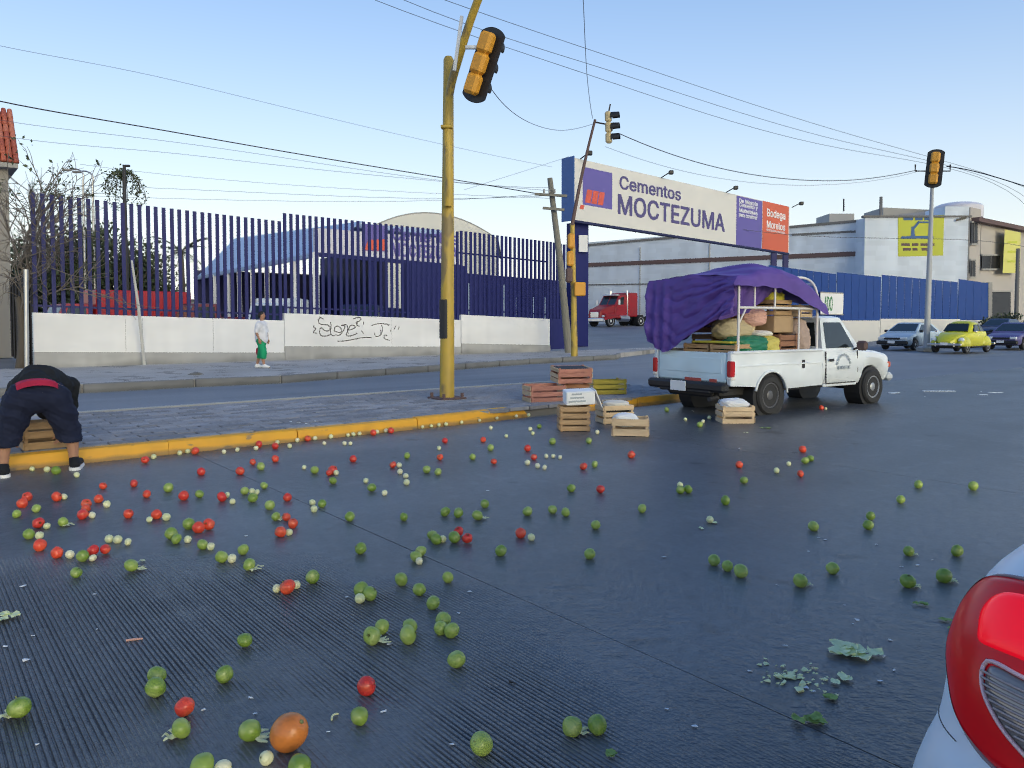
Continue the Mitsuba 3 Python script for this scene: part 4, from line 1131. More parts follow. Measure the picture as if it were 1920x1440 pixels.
# purple tarpaulin
scene['m_tarp'] = {'type': 'twosided', 'b': {'type': 'principled', 'base_color': proc(lambda p, n, uv: mix((0.115, 0.062, 0.31), (0.080, 0.042, 0.22), fbm(p.x * 5, p.y * 5, p.z * 5, octaves=3))), 'roughness': 0.55, 'sheen': 0.6, 'specular': 0.35}}
tp = thing('tarpaulin', 'crumpled purple tarpaulin draped over the load of the pickup', 'tarpaulin')
ztop = lambda x, y: 2.225 + .22 * np.exp(-((x - .05) / .55) ** 2) * np.clip(1.05 - (y * 1.0 + .25) ** 2, 0, 1) - .36 * np.clip((x - .75) / .65, 0, 1.2) ** 1.4 - .05 * (y / .85) ** 2
xs = np.linspace(-.97, 1.46, 84)
def cross(x, n=88):
    zl = 1.25 + .1 * math.sin(5 * x)
    zr = np.interp(x, [-1, -.6, .15, .6, 1.0, 1.46], [2.03, 2.04, 2.03, 1.90, 1.72, 1.60])
    ys = np.linspace(.80, -.80, 40)
    path = [(.90 + .03 * math.sin(9 * x), zl), (.88, 1.8)] + [(y, float(ztop(x, y))) for y in ys] + [(-.845, float(ztop(x, -.8)) - .06), (-.875, zr)]
    p = np.array(path); s = np.r_[0, np.cumsum(np.linalg.norm(np.diff(p, axis=0), axis=1))]
    q = np.linspace(0, s[-1], n); return np.stack([np.interp(q, s, p[:, 0]), np.interp(q, s, p[:, 1])], 1)
gridp = np.array([[(x, y, z) for y, z in cross(x)] for x in xs])
nz = meshkit.fbm(gridp * [2.2, 3.0, 3.0], 3) - .5
fold = np.sin(14 * gridp[..., 0] + 9 * gridp[..., 1] + 6 * nz) * .5
gridp[..., 2] += .07 * nz + .016 * fold; gridp[..., 1] += .05 * nz * np.sign(gridp[..., 1]) * (np.abs(gridp[..., 1]) > .8)
def gmesh(g):
    m, q, _ = g.shape; i_, j_ = np.meshgrid(np.arange(m - 1), np.arange(q - 1), indexing='ij'); k0 = (i_ * q + j_).ravel()
    return trimesh.Trimesh(g.reshape(-1, 3), np.vstack([np.stack([k0, k0 + q, k0 + q + 1], 1), np.stack([k0, k0 + q + 1, k0 + 1], 1)]), process=False)
# rear flap: swags between the corners, upright folds at the left
S_, T_ = np.meshgrid(np.linspace(0, 1, 110), np.linspace(0, 1, 80), indexing='ij')     # S: right -> left
y = -.93 + 1.87 * S_ + .07 * np.sin(T_ * math.pi) * S_ ** 3 - .05 * T_ * S_ ** 3
top = ztop(-.97, np.clip(y, -.8, .8)) + (meshkit.fbm(np.stack([-.97 * 2.2 + 0 * y, y * 3, ztop(-.97, y) * 3], -1), 3) - .5) * .07
low = np.interp(S_, [0, .12, .28, .45, .58, .68, .80, .90, 1.0], [1.62, 1.56, 1.42, 1.27, 1.14, 1.03, .97, 1.06, 1.16])
z = lerp(0, 1, 0) * 0 + top * (1 - T_) + low * T_
sag = 4 * np.clip(S_ / .82, 0, 1) * (1 - np.clip(S_ / .82, 0, 1))
ph = T_ * 1.25 - .42 * sag + .42 * (meshkit.fbm(np.stack([S_ * 2.4, T_ * 2.4, 0 * S_], -1), 3) - .5) + .25 * (1 - S_)
sw = (np.abs(np.sin(ph * math.pi * (3.3 + 1.1 * S_))) ** .7 - .5) * np.clip(1.15 - S_ * 1.2, 0, 1) * np.clip(T_ * 4, 0, 1) * np.clip(S_ * 7, .12, 1) * (.55 + .9 * meshkit.fbm(np.stack([S_ * 2.5 + 9, T_ * 2.5, 0 * S_], -1), 2))
vert = np.sin(S_ * 58 + 2.2 * np.sin(T_ * 3)) * np.clip((S_ - .62) / .2, 0, 1) * np.clip(T_ * 3, .15, 1)
x = -.97 - .055 * np.sin(np.clip(T_ * 2.2, 0, 1) * math.pi / 2) - .075 * sw - .034 * vert - .10 * np.clip(T_ - .55, 0, 1) * (S_ > 0) - .13 * (meshkit.fbm(np.stack([S_ * 4, T_ * 4, 0 * S_ + 3], -1), 4) - .5)
flap = np.stack([x, y, z], -1)
A_, B_ = np.meshgrid(np.linspace(-.93, .55, 40), np.linspace(0, 1, 26), indexing='ij')
inner = np.stack([A_, -.70 + .16 * B_ + .03 * np.sin(A_ * 17 + 3 * B_), 2.17 - B_ * (.62 - .42 * np.clip((A_ + .5), 0, 1)) + .03 * np.sin(A_ * 9)], -1)
part(tp, 'inner_fold', mv(gmesh(inner), KM), 'm_tarp', True)
part(tp, 'cover', mv(gmesh(gridp), KM), 'm_tarp', True); part(tp, 'rear_flap', mv(gmesh(flap), KM), 'm_tarp', True)
# the load
def lump(name, label, cat_, o, s, mat, seed, M0=KM, rot=0.0, extra=None):
    m = trimesh.creation.icosphere(4); v = m.vertices
    v = np.sign(v) * np.abs(v) ** .8
    v = v * (1 + .34 * (meshkit.fbm(v * 1.6 + seed, 3) - .5)[:, None] + .16 * (np.abs(meshkit.fbm(v * [3.2, 3.2, 5] + seed, 3) - .5))[:, None] + .06 * (meshkit.noise(v * 9 + seed) - .5)[:, None]) * np.array(s)
    m = trimesh.Trimesh(v, m.faces, process=False)
    return add(name, mv(m, M0 @ frame(o, rot)), mat, True, label=label, cat=cat_)
pr('m_sack_green', (0.012, 0.155, 0.085), .5, 0, .5, 0, .3); pr('m_sack_beige', (0.42, 0.35, 0.22), .85); pr('m_melon', (0.50, 0.43, 0.10), .6); pr('m_cloth_pink', (0.52, 0.30, 0.25), .85); pr('m_sack_white', (0.62, 0.60, 0.55), .8); pr('m_mesh_bag', (0.36, 0.27, 0.23), .8)
lump('sack', 'shiny green plastic sack lying in the bed of the pickup', 'sack', [-.28, -.52, 1.12], [.42, .26, .15], 'm_sack_green', 3)
lump('sack', 'yellow mesh sack of fruit next to the green sack', 'sack', [.17, -.58, 1.10], [.22, .20, .16], 'm_melon', 7)
lump('sack', 'beige sack leaning behind the green sack in the pickup', 'sack', [-.30, -.30, 1.36], [.40, .26, .18], 'm_sack_beige', 9)
lump('sack', 'pinkish cloth bundle on top of the sacks in the pickup', 'sack', [-.02, -.42, 1.56], [.25, .22, .15], 'm_cloth_pink', 12)
lump('sack', 'white sack folded above the green sack in the pickup', 'sack', [.06, -.52, 1.30], [.20, .20, .05], 'm_sack_white', 15)
lump('sack', 'red brown net sack against the cab wall of the pickup', 'sack', [1.05, -.48, 1.22], [.22, .26, .32], 'm_mesh_bag', 18)
crate('wooden_crate', 'brown wooden crate behind the yellow sack in the pickup', [.60, -.46, .60], 0, .50, .50, .34, 'm_wood_brown', 3, M0=KM)
crate('wooden_crate', 'brown wooden crate on top of another brown crate in the pickup', [.60, -.46, .95], .04, .50, .50, .34, 'm_wood_brown', 3, M0=KM)
crate('wooden_crate', 'tan crate with yellow fruit, topmost under the purple tarp', [.52, -.42, 1.60], .1, .50, .44, .26, 'm_wood_tan', 3, M0=KM, fill=box([0, 0, .2], [.44, .38, .08], .03))
lump('sack', 'yellow bundle in the topmost crate of the pickup load', 'sack', [.50, -.42, 1.90], [.20, .20, .12], 'm_card_yellow', 22)
add('cardboard_box', mv(box([.55, -.42, 1.45], [.5, .46, .28], .01), KM), 'm_card', label='plain brown cardboard box under the topmost tan crate', cat='box')
for i, (x, yy, zz, lb) in enumerate(((-.60, -.52, .60, 'pale crate low in the right rear corner of the pickup bed'), (-.60, -.52, .88, 'pale crate stacked in the right rear corner of the pickup bed'), (-.60, .05, .60, 'pale crate low in the middle of the pickup bed rear'), (-.60, .05, .88, 'pale crate stacked in the middle of the pickup bed rear'))):
    crate('wooden_crate', lb, [x, yy, zz], .03 * i, .40, .50, .26, ('m_wood_pale', 'm_wood_tan')[i % 2], 3, M0=KM)
add('cloth_strip', mv(box([-.62, -.30, 1.165], [.42, .8, .03], .01), KM), 'm_card_yellow', label='yellow green cover lying on the crates in the pickup bed', cat='cloth')

for i, (x, yy, zz, m_, lb) in enumerate(((.60, .30, .60, 'm_wood_brown', 'low crate in the middle of the load before the cab'), (.60, .30, .95, 'm_wood_tan', 'second crate of the middle stack before the cab'), (.60, .30, 1.30, 'm_wood_brown', 'third crate of the middle stack before the cab'), (.60, .30, 1.65, 'm_wood_pale', 'top crate of the middle stack before the cab'),
                                     (-.02, .36, .60, 'm_wood_pale', 'low crate behind the green sack in the load'), (-.02, .36, .95, 'm_wood_tan', 'second crate behind the green sack in the load'), (-.02, .36, 1.30, 'm_wood_brown', 'third crate behind the beige sack in the load'), (1.05, -.46, 1.56, 'm_wood_pale', 'small pale crate above the net sack by the cab'))):
    crate('wooden_crate', lb, [x, yy, zz], .05 * math.sin(i * 2.1), .50 if x < 1 else .34, .50, .33 if x < 1 else .22, m_, 3, M0=KM)
# ------------------------------------------------------------------ other vehicles
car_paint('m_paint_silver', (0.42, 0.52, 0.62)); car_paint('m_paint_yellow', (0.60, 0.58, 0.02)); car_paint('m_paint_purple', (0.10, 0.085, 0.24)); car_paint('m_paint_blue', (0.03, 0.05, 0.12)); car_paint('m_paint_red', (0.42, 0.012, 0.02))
pr('m_head_lamp', (0.65, 0.68, 0.70), .1, 0, .8, 1.0)
DIR = math.atan2(-U[1], -U[0])


def sedan(label, px, base, paint, plate=True, dark_bumper=True):
    t = thing('parked_car', label, 'car', None)
    P = G(px, base); P[2] = float(rise(P[1])); M = frame(P, DIR)
    q = lambda nm, m, b, sm=False: part(t, nm, mv(m, M), b, sm)
    q('body', body_loft([(-4.2, .45, .80, .70, .02), (-4.08, .30, .93, .79, .02), (-3.4, .25, .98, .82, .03), (-1.2, .25, .92, .82, .03), (-.35, .25, .76, .80, .04), (-.08, .28, .66, .74, .02), (0, .36, .58, .66, .0)], (-.85, -3.35), .36, .30), paint, 30)
    c = Cabin(-3.85, -1.0, .77, .94, -3.1, -1.85, .57, 1.39)
    q('roof', c.solid(), paint, 25)
    q('windscreen', c.win('front', .05, .95, .08, .92), 'm_glass'); q('rear_window', c.win('back', .06, .94, .1, .9), 'm_glass')
    for fc in ('left', 'right'):
        L = [(.08, .47, .14, .47), (.52, .90, .52, .86)]
        for a0, a1, a2, a3 in L:
            q('side_window', c.win(fc, a0, a1, .08, .86, a2, a3), 'm_glass')
    q('front_bumper', box([-.02, 0, .40], [.2, 1.56, .20], .05), 'm_black' if dark_bumper else paint); q('rear_bumper', box([-4.18, 0, .45], [.16, 1.56, .2], .05), 'm_black')
    q('grille', box([-.03, 0, .60], [.12, .8, .10], .02), 'm_black')
    for sy in (-1, 1):
        q('headlamp', box([-.08, sy * .56, .62], [.20, .32, .13], .03), 'm_head_lamp'); q('mirror', box([-1.25, sy * .90, .98], [.1, .18, .13], .03), 'm_black')
        for x in (-.85, -3.35):
            wheel(t, [x, sy * .73, .30], .295, .19, M, 'm_steel', sy)
    q('underbody', box([-2.1, 0, .30], [3.8, 1.1, .16]), 'm_black')
    if plate:
        q('plate', box([.085, 0, .43], [.01, .36, .13]), 'm_paper_white')
    return t


sedan('pale blue grey saloon car waiting between pickup and yellow car', 1672, 657, 'm_paint_silver')
sedan('dark purple car at the right edge of the photo', 1876, 656, 'm_paint_purple')
sedan('dark blue car behind the purple car at the right', 1852, 646, 'm_paint_blue', False)
# round-bodied yellow car
t = thing('yellow_car', 'bright yellow round bodied old small car', 'car')
P = G(1768, 663); M = frame(P, DIR); q = lambda nm, m, b, sm=False: part(t, nm, mv(m, M), b, sm)
q('body', body_loft([(-4.0, .42, .56, .25, .03), (-3.85, .36, .78, .46, .05), (-3.3, .30, 1.02, .60, .06), (-2.6, .28, .98, .68, .03), (-1.4, .28, .96, .68, .03), (-1.0, .30, .93, .58, .06), (-.55, .34, .82, .46, .08), (-.25, .40, .66, .36, .05), (-.12, .45, .55, .26, .02)]), 'm_paint_yellow', 40)
rg = []
for z, x0, x1, w in ((.92, -3.25, -1.32, .66), (1.08, -3.08, -1.46, .645), (1.25, -2.88, -1.64, .60), (1.38, -2.68, -1.80, .53), (1.46, -2.50, -1.95, .42), (1.50, -2.35, -2.05, .25)):
    cx, hx = (x0 + x1) / 2, (x1 - x0) / 2
    rg.append([(cx + hx * math.copysign(abs(math.cos(a)) ** .55, math.cos(a)), w * math.copysign(abs(math.sin(a)) ** .55, math.sin(a)), z) for a in np.arange(40) * math.pi / 20])
q('roof', skin(rg), 'm_paint_yellow', 40)
cb = Cabin(-3.20, -1.36, .655, .95, -2.66, -1.80, .525, 1.40)
q('windscreen', cb.win('front', .10, .90, .12, .88, th=.06), 'm_glass'); q('rear_window', cb.win('back', .22, .78, .3, .8, th=.07), 'm_glass')
for fc in ('left', 'right'):
    A = (lambda a: 1 - a) if fc == 'left' else (lambda a: a)
    for a0, a1, a2, a3 in ((.18, .44, .24, .44), (.50, .86, .50, .80)):
        e = sorted((A(a0), A(a1))), sorted((A(a2), A(a3))); q('side_window', cb.win(fc, *e[0], .12, .84, *e[1], th=.05), 'm_glass')
for sy in (-1, 1):
    for x, s in ((-.82, (.52, .20, .36)), (-3.22, (.50, .20, .38))):
        f = trimesh.creation.icosphere(3); f.apply_scale(s); f.apply_translation([x, sy * .60, .43]); v = f.vertices; v[:, 2] = np.maximum(v[:, 2], .34)
        q('wing', f, 'm_paint_yellow', 50); wheel(t, [x, sy * .665, .31], .305, .16, M, 'm_steel', sy)
    q('running_board', box([-2.0, sy * .70, .30], [1.5, .16, .05], .02), 'm_black')
    h_ = lathe([(.001, .02), (.10, .0), (.115, -.04), (.12, -.10), (.001, -.10)], 16, 'x'); h_.apply_transform(trimesh.transformations.rotation_matrix(math.pi, [0, 0, 1])); h_.apply_translation([-.44, sy * .60, .62])
    q('headlamp', lathe([(.12, -.10), (.115, .02), (.08, .045), (.001, .055)], 16, 'x').apply_translation([-.42, sy * .60, .62]), 'm_head_lamp', 30)
    q('mirror', box([-1.35, sy * .86, 1.02], [.08, .14, .1], .03), 'm_chrome')
    q('door_handle', box([-2.2, sy * .70, .84], [.12, .03, .03], .01), 'm_chrome')
q('front_bumper', cat(box([-.10, 0, .42], [.07, 1.5, .10], .03), box([-.14, .4, .42], [.06, .06, .2], .02), box([-.14, -.4, .42], [.06, .06, .2], .02)), 'm_chrome'); q('rear_bumper', box([-4.05, 0, .42], [.07, 1.5, .12], .03), 'm_chrome')
q('underbody', box([-2.05, 0, .33], [3.3, 1.1, .2], .05), 'm_black'); q('plate', box([-.055, 0, .45], [.01, .32, .12]), 'm_paper_white')

# red lorry tractor up the side street
t = thing('truck_tractor', 'red bonneted lorry tractor parked before the grey building', 'truck')
c0 = AT(1097, 600, 70) ; P = np.array([c0[0], c0[1], 0]) - V * 1.2; P[2] = float(rise(P[1])); M = frame(P, DIR); q = lambda nm, m, b, sm=False, **k: part(t, nm, mv(m, M), b, sm, **k)
q('bonnet', hull([[x, y * w, z] for x, w, z0, z1 in ((-.15, .78, .75, 1.55), (-.0, .70, .8, 1.3), (-1.7, .98, .75, 2.0)) for y in (-1, 1) for z in (z0, z1)]), 'm_paint_red', 25)
for sy in (-1, 1):
    f = hull([[x, sy * y, z] for x, y, z in [(-.1, .7, .55), (-.1, 1.18, .6), (-.25, 1.2, 1.12), (-1.55, 1.2, 1.2), (-1.7, 1.2, .85), (-.3, .75, 1.2), (-1.6, .75, 1.25)]]); q('wing', f, 'm_paint_red')
    q('headlamp', box([-.10, sy * .98, .95], [.1, .3, .2], .04), 'm_head_lamp')
    q('fuel_tank', lathe([(.001, -.6), (.32, -.6), (.32, .6), (.001, .6)], 18, 'x').apply_translation([-2.7, sy * .95, .75]), 'm_chrome', 30)
    q('exhaust_stack', tube([[-3.15, sy * 1.05, 1.0], [-3.15, sy * 1.05, 3.3]], .08, 8), 'm_chrome', True)
    q('mirror', box([-1.75, sy * 1.4, 2.2], [.1, .2, .5], .03), 'm_chrome')
    for x, o in ((-.95, 1.02), (-4.9, .95), (-6.2, .95)):
        wheel(t, [x, sy * o, .52], .52, .3 if x > -2 else .5, M, 'm_white', sy)
cb = Cabin(-3.3, -1.55, 1.05, 1.9, -3.2, -2.15, .98, 2.85)
q('cab', cb.solid(), 'm_paint_red', 20); q('cab_base', box([-2.45, 0, 1.35], [1.7, 2.12, 1.15], .05), 'm_paint_red')
q('windscreen', cb.win('front', .06, .94, .1, .9), 'm_glass'); q('pillar', bar(cb.at('front', .5, .1) + [.015, 0, 0], cb.at('front', .5, .9) + [.015, 0, 0], .04), 'm_paint_red')
q('side_window', cb.win('left', .15, .62, .12, .85, .32, .62), 'm_glass'); q('side_window', cb.win('right', .38, .85, .12, .85, .38, .68), 'm_glass')
q('sleeper', box([-3.9, 0, 2.0], [1.3, 2.2, 2.2], .10), 'm_paint_red', False, label='tall sleeper cabin'); q('visor', box([-2.02, 0, 2.86], [.5, 1.9, .10], .03), 'm_white')
q('chassis', cat(box([-3.6, .4, .78], [7.0, .1, .26]), box([-3.6, -.4, .78], [7.0, .1, .26])), 'm_black', kind='stuff')
q('fifth_wheel', box([-5.5, 0, 1.02], [1.1, .9, .14], .04), 'm_dark'); q('front_bumper', box([-.02, 0, .62], [.24, 2.3, .34], .06), 'm_chrome'); q('grille', box([-.02, 0, 1.08], [.08, 1.0, .5], .02), 'm_chrome')

# vehicles inside the yard
def yard_truck(name, label, cat_, px, Y, a, dims, paint, cab=True, cabpaint=None):
    t = thing(name, label, cat_); L, W, Hh, fl = dims
    M = frame(g_(px, Y), a); q = lambda nm, m, b, sm=False: part(t, nm, mv(m, M), b, sm)
    q('body', box([-L / 2 - 1.9, 0, fl + Hh / 2], [L, W, Hh], .05), paint)
    for k in range(int(L / .5)):
        for sy in (-1, 1):
            q('rib', box([-1.95 - k * .5 - .1, sy * W / 2, fl + Hh / 2], [.05, .05, Hh * .96]), paint)
    cp = cabpaint or paint
    c = Cabin(-1.8, -.15, W * .46, 1.45, -1.75, -.55, W * .42, 2.3)
    q('cab_base', box([-.95, 0, 1.0], [1.8, W * .94, .95], .08), cp); q('cab', c.solid(), cp, 20)
    q('windscreen', c.win('front', .06, .94, .08, .9), 'm_glass')
    for fc in ('left', 'right'):
        q('side_window', c.win(fc, .2, .8, .1, .85), 'm_glass')
    q('front_bumper', box([.0, 0, .62], [.14, W * .95, .25], .04), 'm_chrome'); q('chassis', box([-(L + 1.9) / 2, 0, .75], [L + 1.7, .8, .2]), 'm_black')
    for sy in (-1, 1):
        q('headlamp', box([-.03, sy * W * .36, .95], [.06, .25, .16], .02), 'm_head_lamp')
        for x in (-.9, -L - .6):
            wheel(t, [x, sy * (W / 2 - .16), .46], .46, .3, M, 'm_steel', sy)


yard_truck('box_truck', 'red box truck behind the fence at left', 'truck', 84, 36, DIR + .15, (4.6, 2.2, 2.0, 1.0), 'm_paint_red')
yard_truck('flatbed_truck', 'dark red low flatbed truck behind the fence', 'truck', 330, 36.5, DIR + .05, (5.6, 2.2, .7, 1.0), 'm_brick')
pr('m_brick', (0.19, 0.035, 0.04), .5)
yard_truck('white_truck', 'white box van behind the fence beside the walking person', 'van', 500, 35.2, DIR + .95, (2.6, 2.0, 1.9, .7), 'm_paint_white')
yard_truck('dark_truck', 'dark truck facing out from the depot shade', 'truck', 668, 37.6, -math.pi / 2 - .1, (4.5, 2.1, 1.2, 1.0), 'm_blue_dark')

# ------------------------------------------------------------------ near white car, cut by the frame at lower right
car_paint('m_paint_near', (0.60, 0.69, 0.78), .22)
nc = thing('white_hatchback', 'pale white hatchback at the lower right corner, only its tail in view', 'car')
ZK = np.array([.20, .30, .45, .60, .74, .80, .84, .95, 1.06, 1.14, 1.22, 1.34, 1.50])
UR = np.array([1.26, 1.20, 1.17, 1.17, 1.18, 1.20, 1.23, 1.27, 1.32, 1.37, 1.46, 1.64, 1.90])
VL = np.array([.544, .574, .594, .594, .578, .565, .556, .553, .519, .454, .41, .366, .322])
from scipy.interpolate import PchipInterpolator
fu, fv = PchipInterpolator(ZK, UR), PchipInterpolator(ZK, VL); VC = .594 - .83


def near_pt(s, z):
    """s: -1..0 along the left side, 0..1 round the corner, 1..2 along the tail to the middle; 2..5 mirrored"""
    if s > 2:
        p = near_pt(4 - s, z); d = (p @ V) - VC; return p - V * 2 * d
    ur, vl = float(fu(z)), float(fv(z)); ru, rv = .20, .24
    if s <= 0:
        u, v = ur + ru + (-s) * 3.2, vl - .03 * s * s
    elif s <= 1:
        a = s * math.pi / 2; u, v = ur + ru - ru * math.sin(a) ** .9 if False else ur + ru * (1 - math.sin(a)), vl - rv * (1 - math.cos(a))
    else:
        f = s - 1; u, v = ur - .05 * (1 - (1 - f) ** 2), lerp(vl - rv, VC, f)
    return UV(u, float(v), z)


def near_n(s, z, e=.01):
    a = near_pt(s + e, z) - near_pt(s - e, z); b = near_pt(s, z + e) - near_pt(s, z - e)
    n = np.cross(a, b); n /= np.linalg.norm(n); return n if n @ (near_pt(s, z) - UV(2.6, VC, .9)) > 0 else -n


ss = np.r_[np.linspace(-1, 0, 8)[:-1], np.linspace(0, 1, 22)[:-1], np.linspace(1, 2, 10)]; ss = np.r_[ss, (4 - ss[:-1])[::-1]]
zz = np.linspace(.20, 1.5, 66)
part(nc, 'body', skin([[near_pt(s, z) for s in ss] for z in zz]), 'm_paint_near', True)
# lower body shell forward of the tail, wheels and glass, so that the car is whole
NM = frame(UV(1.2, VC, 0), ang); q = lambda nm, m, b, sm=False, **k: part(nc, nm, mv(m, NM), b, sm, **k)
q('front_body', body_loft([(2.2, .25, .98, .80, .02), (3.0, .25, .96, .81, .03), (3.6, .28, .80, .76, .03), (3.78, .36, .62, .66, .02)], (3.0,), .34, .30), 'm_paint_near', 30)
cb = Cabin(.62, 3.1, .74, .98, 1.0, 2.2, .56, 1.53)
q('roof', cb.solid(), 'm_paint_near', 25); q('side_window', cb.win('left', .08, .9, .2, .86), 'm_glass'); q('windscreen', cb.win('front', .08, .92, .1, .9), 'm_glass')
for sy in (-1, 1):
    for x in (.62, 3.0):
        wheel(nc, [x, sy * .735, .30], .30, .19, NM, 'm_steel', sy)


def patch(cs, cz, a, b, pw, off, dome, nr=12, na=64, rot=0.0, rmin=0.0, shape=None):
    """rounded patch on the tail: rings of a superellipse about (cs, cz), raised 'off' plus a dome"""
    V_, F_ = [], []
    rs = np.linspace(rmin, 1, nr)
    for i, r in enumerate(rs):
        for k in range(na):
            th = k * 2 * math.pi / na; c_, s_ = math.cos(th), math.sin(th)
            x, y = math.copysign(abs(c_) ** pw, c_), math.copysign(abs(s_) ** pw, s_)
            if shape:
                x, y = shape(x, y)
            s, z = cs + a * r * x, cz + b * r * y
            h = off + dome * (1 - r ** 3)
            if i == nr - 1:
                h = -.004
            V_.append(near_pt(s, z) + near_n(s, z) * h)
    for i in range(nr - 1):
        for k in range(na):
            A, B = i * na + k, i * na + (k + 1) % na; F_ += [[A, A + na, B + na], [A, B + na, B]]
    m = trimesh.Trimesh(V_, F_, process=False)
    return m


def near_px(px, py):
    """(s, z) of the tail surface seen at a pixel"""
    from scipy.optimize import least_squares
    best = None
    for s0 in (.5, .8, 1.1):
        def f(x):
            p = near_pt(min(max(x[0], -1), 2), min(max(x[1], .21), 1.49)) - CAM
            w = p[1] * CP - p[2] * SP; h = p[1] * SP + p[2] * CP
            return [960 + F * p[0] / w - px, PPY - F * h / w - py]
        r = least_squares(f, [s0, .95]); best = r if best is None or r.cost < best.cost else best
    return best.x


pr('m_lens_red', (0.72, 0.003, 0.009), .22, 0, .25, .2)
pr('m_lens_clear', (0.20, 0.18, 0.18), .12, .3, .8, 1.0); pr('m_lens_rim', (0.62, 0.42, 0.45), .2, 0, .6, 1.0); pr('m_seam', (0.05, 0.06, 0.075), .6)
def patch_poly(poly, off, dome, nr=14, na=96, edge=-.004, pw=3.0):
    from scipy.interpolate import CubicSpline
    P = np.array(poly + poly[:1], float); q = P * [1, 3.0]
    t = np.r_[0, np.cumsum(np.linalg.norm(np.diff(q, axis=0), axis=1))]
    B = CubicSpline(t, P, bc_type='periodic')(np.linspace(0, t[-1], na, endpoint=False)); c = B.mean(0)
    V_, F_ = [], []
    for i, r in enumerate(np.linspace(0, 1, nr) ** .8):
        for b in B:
            s, z = c + (b - c) * r; h = edge if i == nr - 1 else off + dome * (1 - r ** pw)
            V_.append(near_pt(s, z) + near_n(s, z) * h)
    for i in range(nr - 1):
        for k in range(na):
            a, d = i * na + k, i * na + (k + 1) % na; F_ += [[a, a + na, d + na], [a, d + na, d]]
    m = trimesh.Trimesh(V_, F_, process=False)
    if (m.face_normals[len(F_) // 2] @ near_n(*c)) < 0:
        m.invert()
    return m, B


lampP = [(.25, .98), (.215, 1.02), (.26, 1.058), (.40, 1.081), (.55, 1.090), (.80, 1.082), (1.02, 1.055), (1.12, .98), (1.10, .90), (.98, .848), (.84, .838), (.73, .840), (.615, .851), (.48, .874), (.36, .918), (.28, .95)]
insP = [(.648, .964), (.655, .971), (.68, .974), (.76, .973), (.86, .970), (1.0, .955), (1.07, .92), (1.03, .883), (.93, .866), (.86, .878), (.78, .896), (.715, .916), (.668, .936), (.650, .952)]
redP = [(.52, 1.0), (.475, 1.03), (.49, 1.053), (.58, 1.068), (.75, 1.071), (.95, 1.050), (1.06, .995), (1.0, .975), (.86, .984), (.70, .987), (.61, .985), (.55, .987)]
lamp = uniq(nc + '__tail_lamp')
m, B = patch_poly(lampP, .012, .013)
add(lamp, m, 'm_lens_red', True, label='large glossy red tail lamp on the rear corner')
m2, B2 = patch_poly(redP, .024, .006, 8, edge=.014)
add(lamp + '__inner_reflector', {**mikit.ply(m2, 'm_lens_red2', True), 'emitter': {'type': 'area', 'radiance': {'type': 'rgb', 'value': [.028, .0001, .0006]}}}, None, label='bright lit inner panel of the tail lamp')
pr('m_lens_red2', (0.92, 0.004, 0.016), .2, 0, .3, .2)
part(nc, 'lamp_gasket', tube([near_pt(*b) + near_n(*b) * .002 for b in B[::2]] + [near_pt(*B[0]) + near_n(*B[0]) * .002], .0035, 6), 'm_gasket', True)
pr('m_gasket', (0.22, 0.17, 0.19), .4)
m, B = patch_poly(insP, .028, .005, 8, edge=.015)
add(lamp + '__clear_insert', m, 'm_lens_clear', True)
add(lamp + '__insert_rim', tube([near_pt(*b) + near_n(*b) * .027 for b in B[::2]] + [near_pt(*B[0]) + near_n(*B[0]) * .027], .0035, 6), 'm_lens_rim', True)
pg = Polygon(B)
from shapely.geometry import LineString
for z in np.arange(.876, .984, .0072):
    g = pg.buffer(-.012).intersection(LineString([(0, z + .01), (2, z - .012)]))
    if g.is_empty or g.geom_type != 'LineString':
        continue
    (a, za), (b, zb) = g.coords[0], g.coords[-1]
    add(lamp + '__insert_rib', tube([near_pt(lerp(a, b, t), float(lerp(za, zb, t))) + near_n(float(lerp(a, b, t)), float(lerp(za, zb, t))) * .0345 for t in np.linspace(0, 1, 8)], .0022, 5), 'm_lens_rib', True)
pr('m_lens_rib', (0.30, 0.26, 0.27), .25)
for z, s0, s1 in ((.838, -1.0, .50), (.60, -1.0, 2.0)):
    part(nc, 'seam', tube([near_pt(s, z) + near_n(s, z) * .0003 for s in np.linspace(s0, s1, 40)], .0012, 5), 'm_seam', True)
part(nc, 'bumper_strip', tube([near_pt(s, .46) + near_n(s, .46) * .004 for s in np.linspace(-.3, 2.0, 40)], .022, 6), 'm_black', True)

# ------------------------------------------------------------------ spilled crates
Gz = lambda px, py, z: G(px, py, z)
crate('wooden_crate', 'reddish open crate on the median, at the left of the crate pile', Gz(1020, 752, KH), .35, .62, .40, .28, 'm_wood_red', 3, end='m_wood_pale')
wood('m_wood_red', (0.46, 0.22, 0.17), (0.24, 0.09, 0.075), 14)
crate('wooden_crate', 'dark crate in the shade under the topmost reddish crate', Gz(1078, 747, KH), .1, .42, .36, .27, 'm_wood_brown', 3)
crate('wooden_crate', 'pinkish red crate lying tilted on top of the crate pile', Gz(1070, 748, KH) + [0, -.05, .30], .28, .60, .42, .27, 'm_wood_red', 3, tilt=.08, end='m_wood_pale', fill=box([0, 0, .24], [.55, .37, .03], .01))
crate('wooden_crate', 'yellow crate on the median at the right of the crate pile', Gz(1136, 738, KH), .25, .64, .42, .28, 'm_yellow_wood', 3, end='m_wood_pale')
wood('m_yellow_wood', (0.50, 0.42, 0.06), (0.34, 0.27, 0.05), 3)
t = crate('wooden_crate', 'brown slatted crate on the road before the kerb, nearest of the pile at left', Gz(1075, 806, 0), .05, .40, .32, .34, 'm_wood_tan', 4)
t = thing('paper_carton', 'white printed carton lying across the brown slatted crate', 'box')
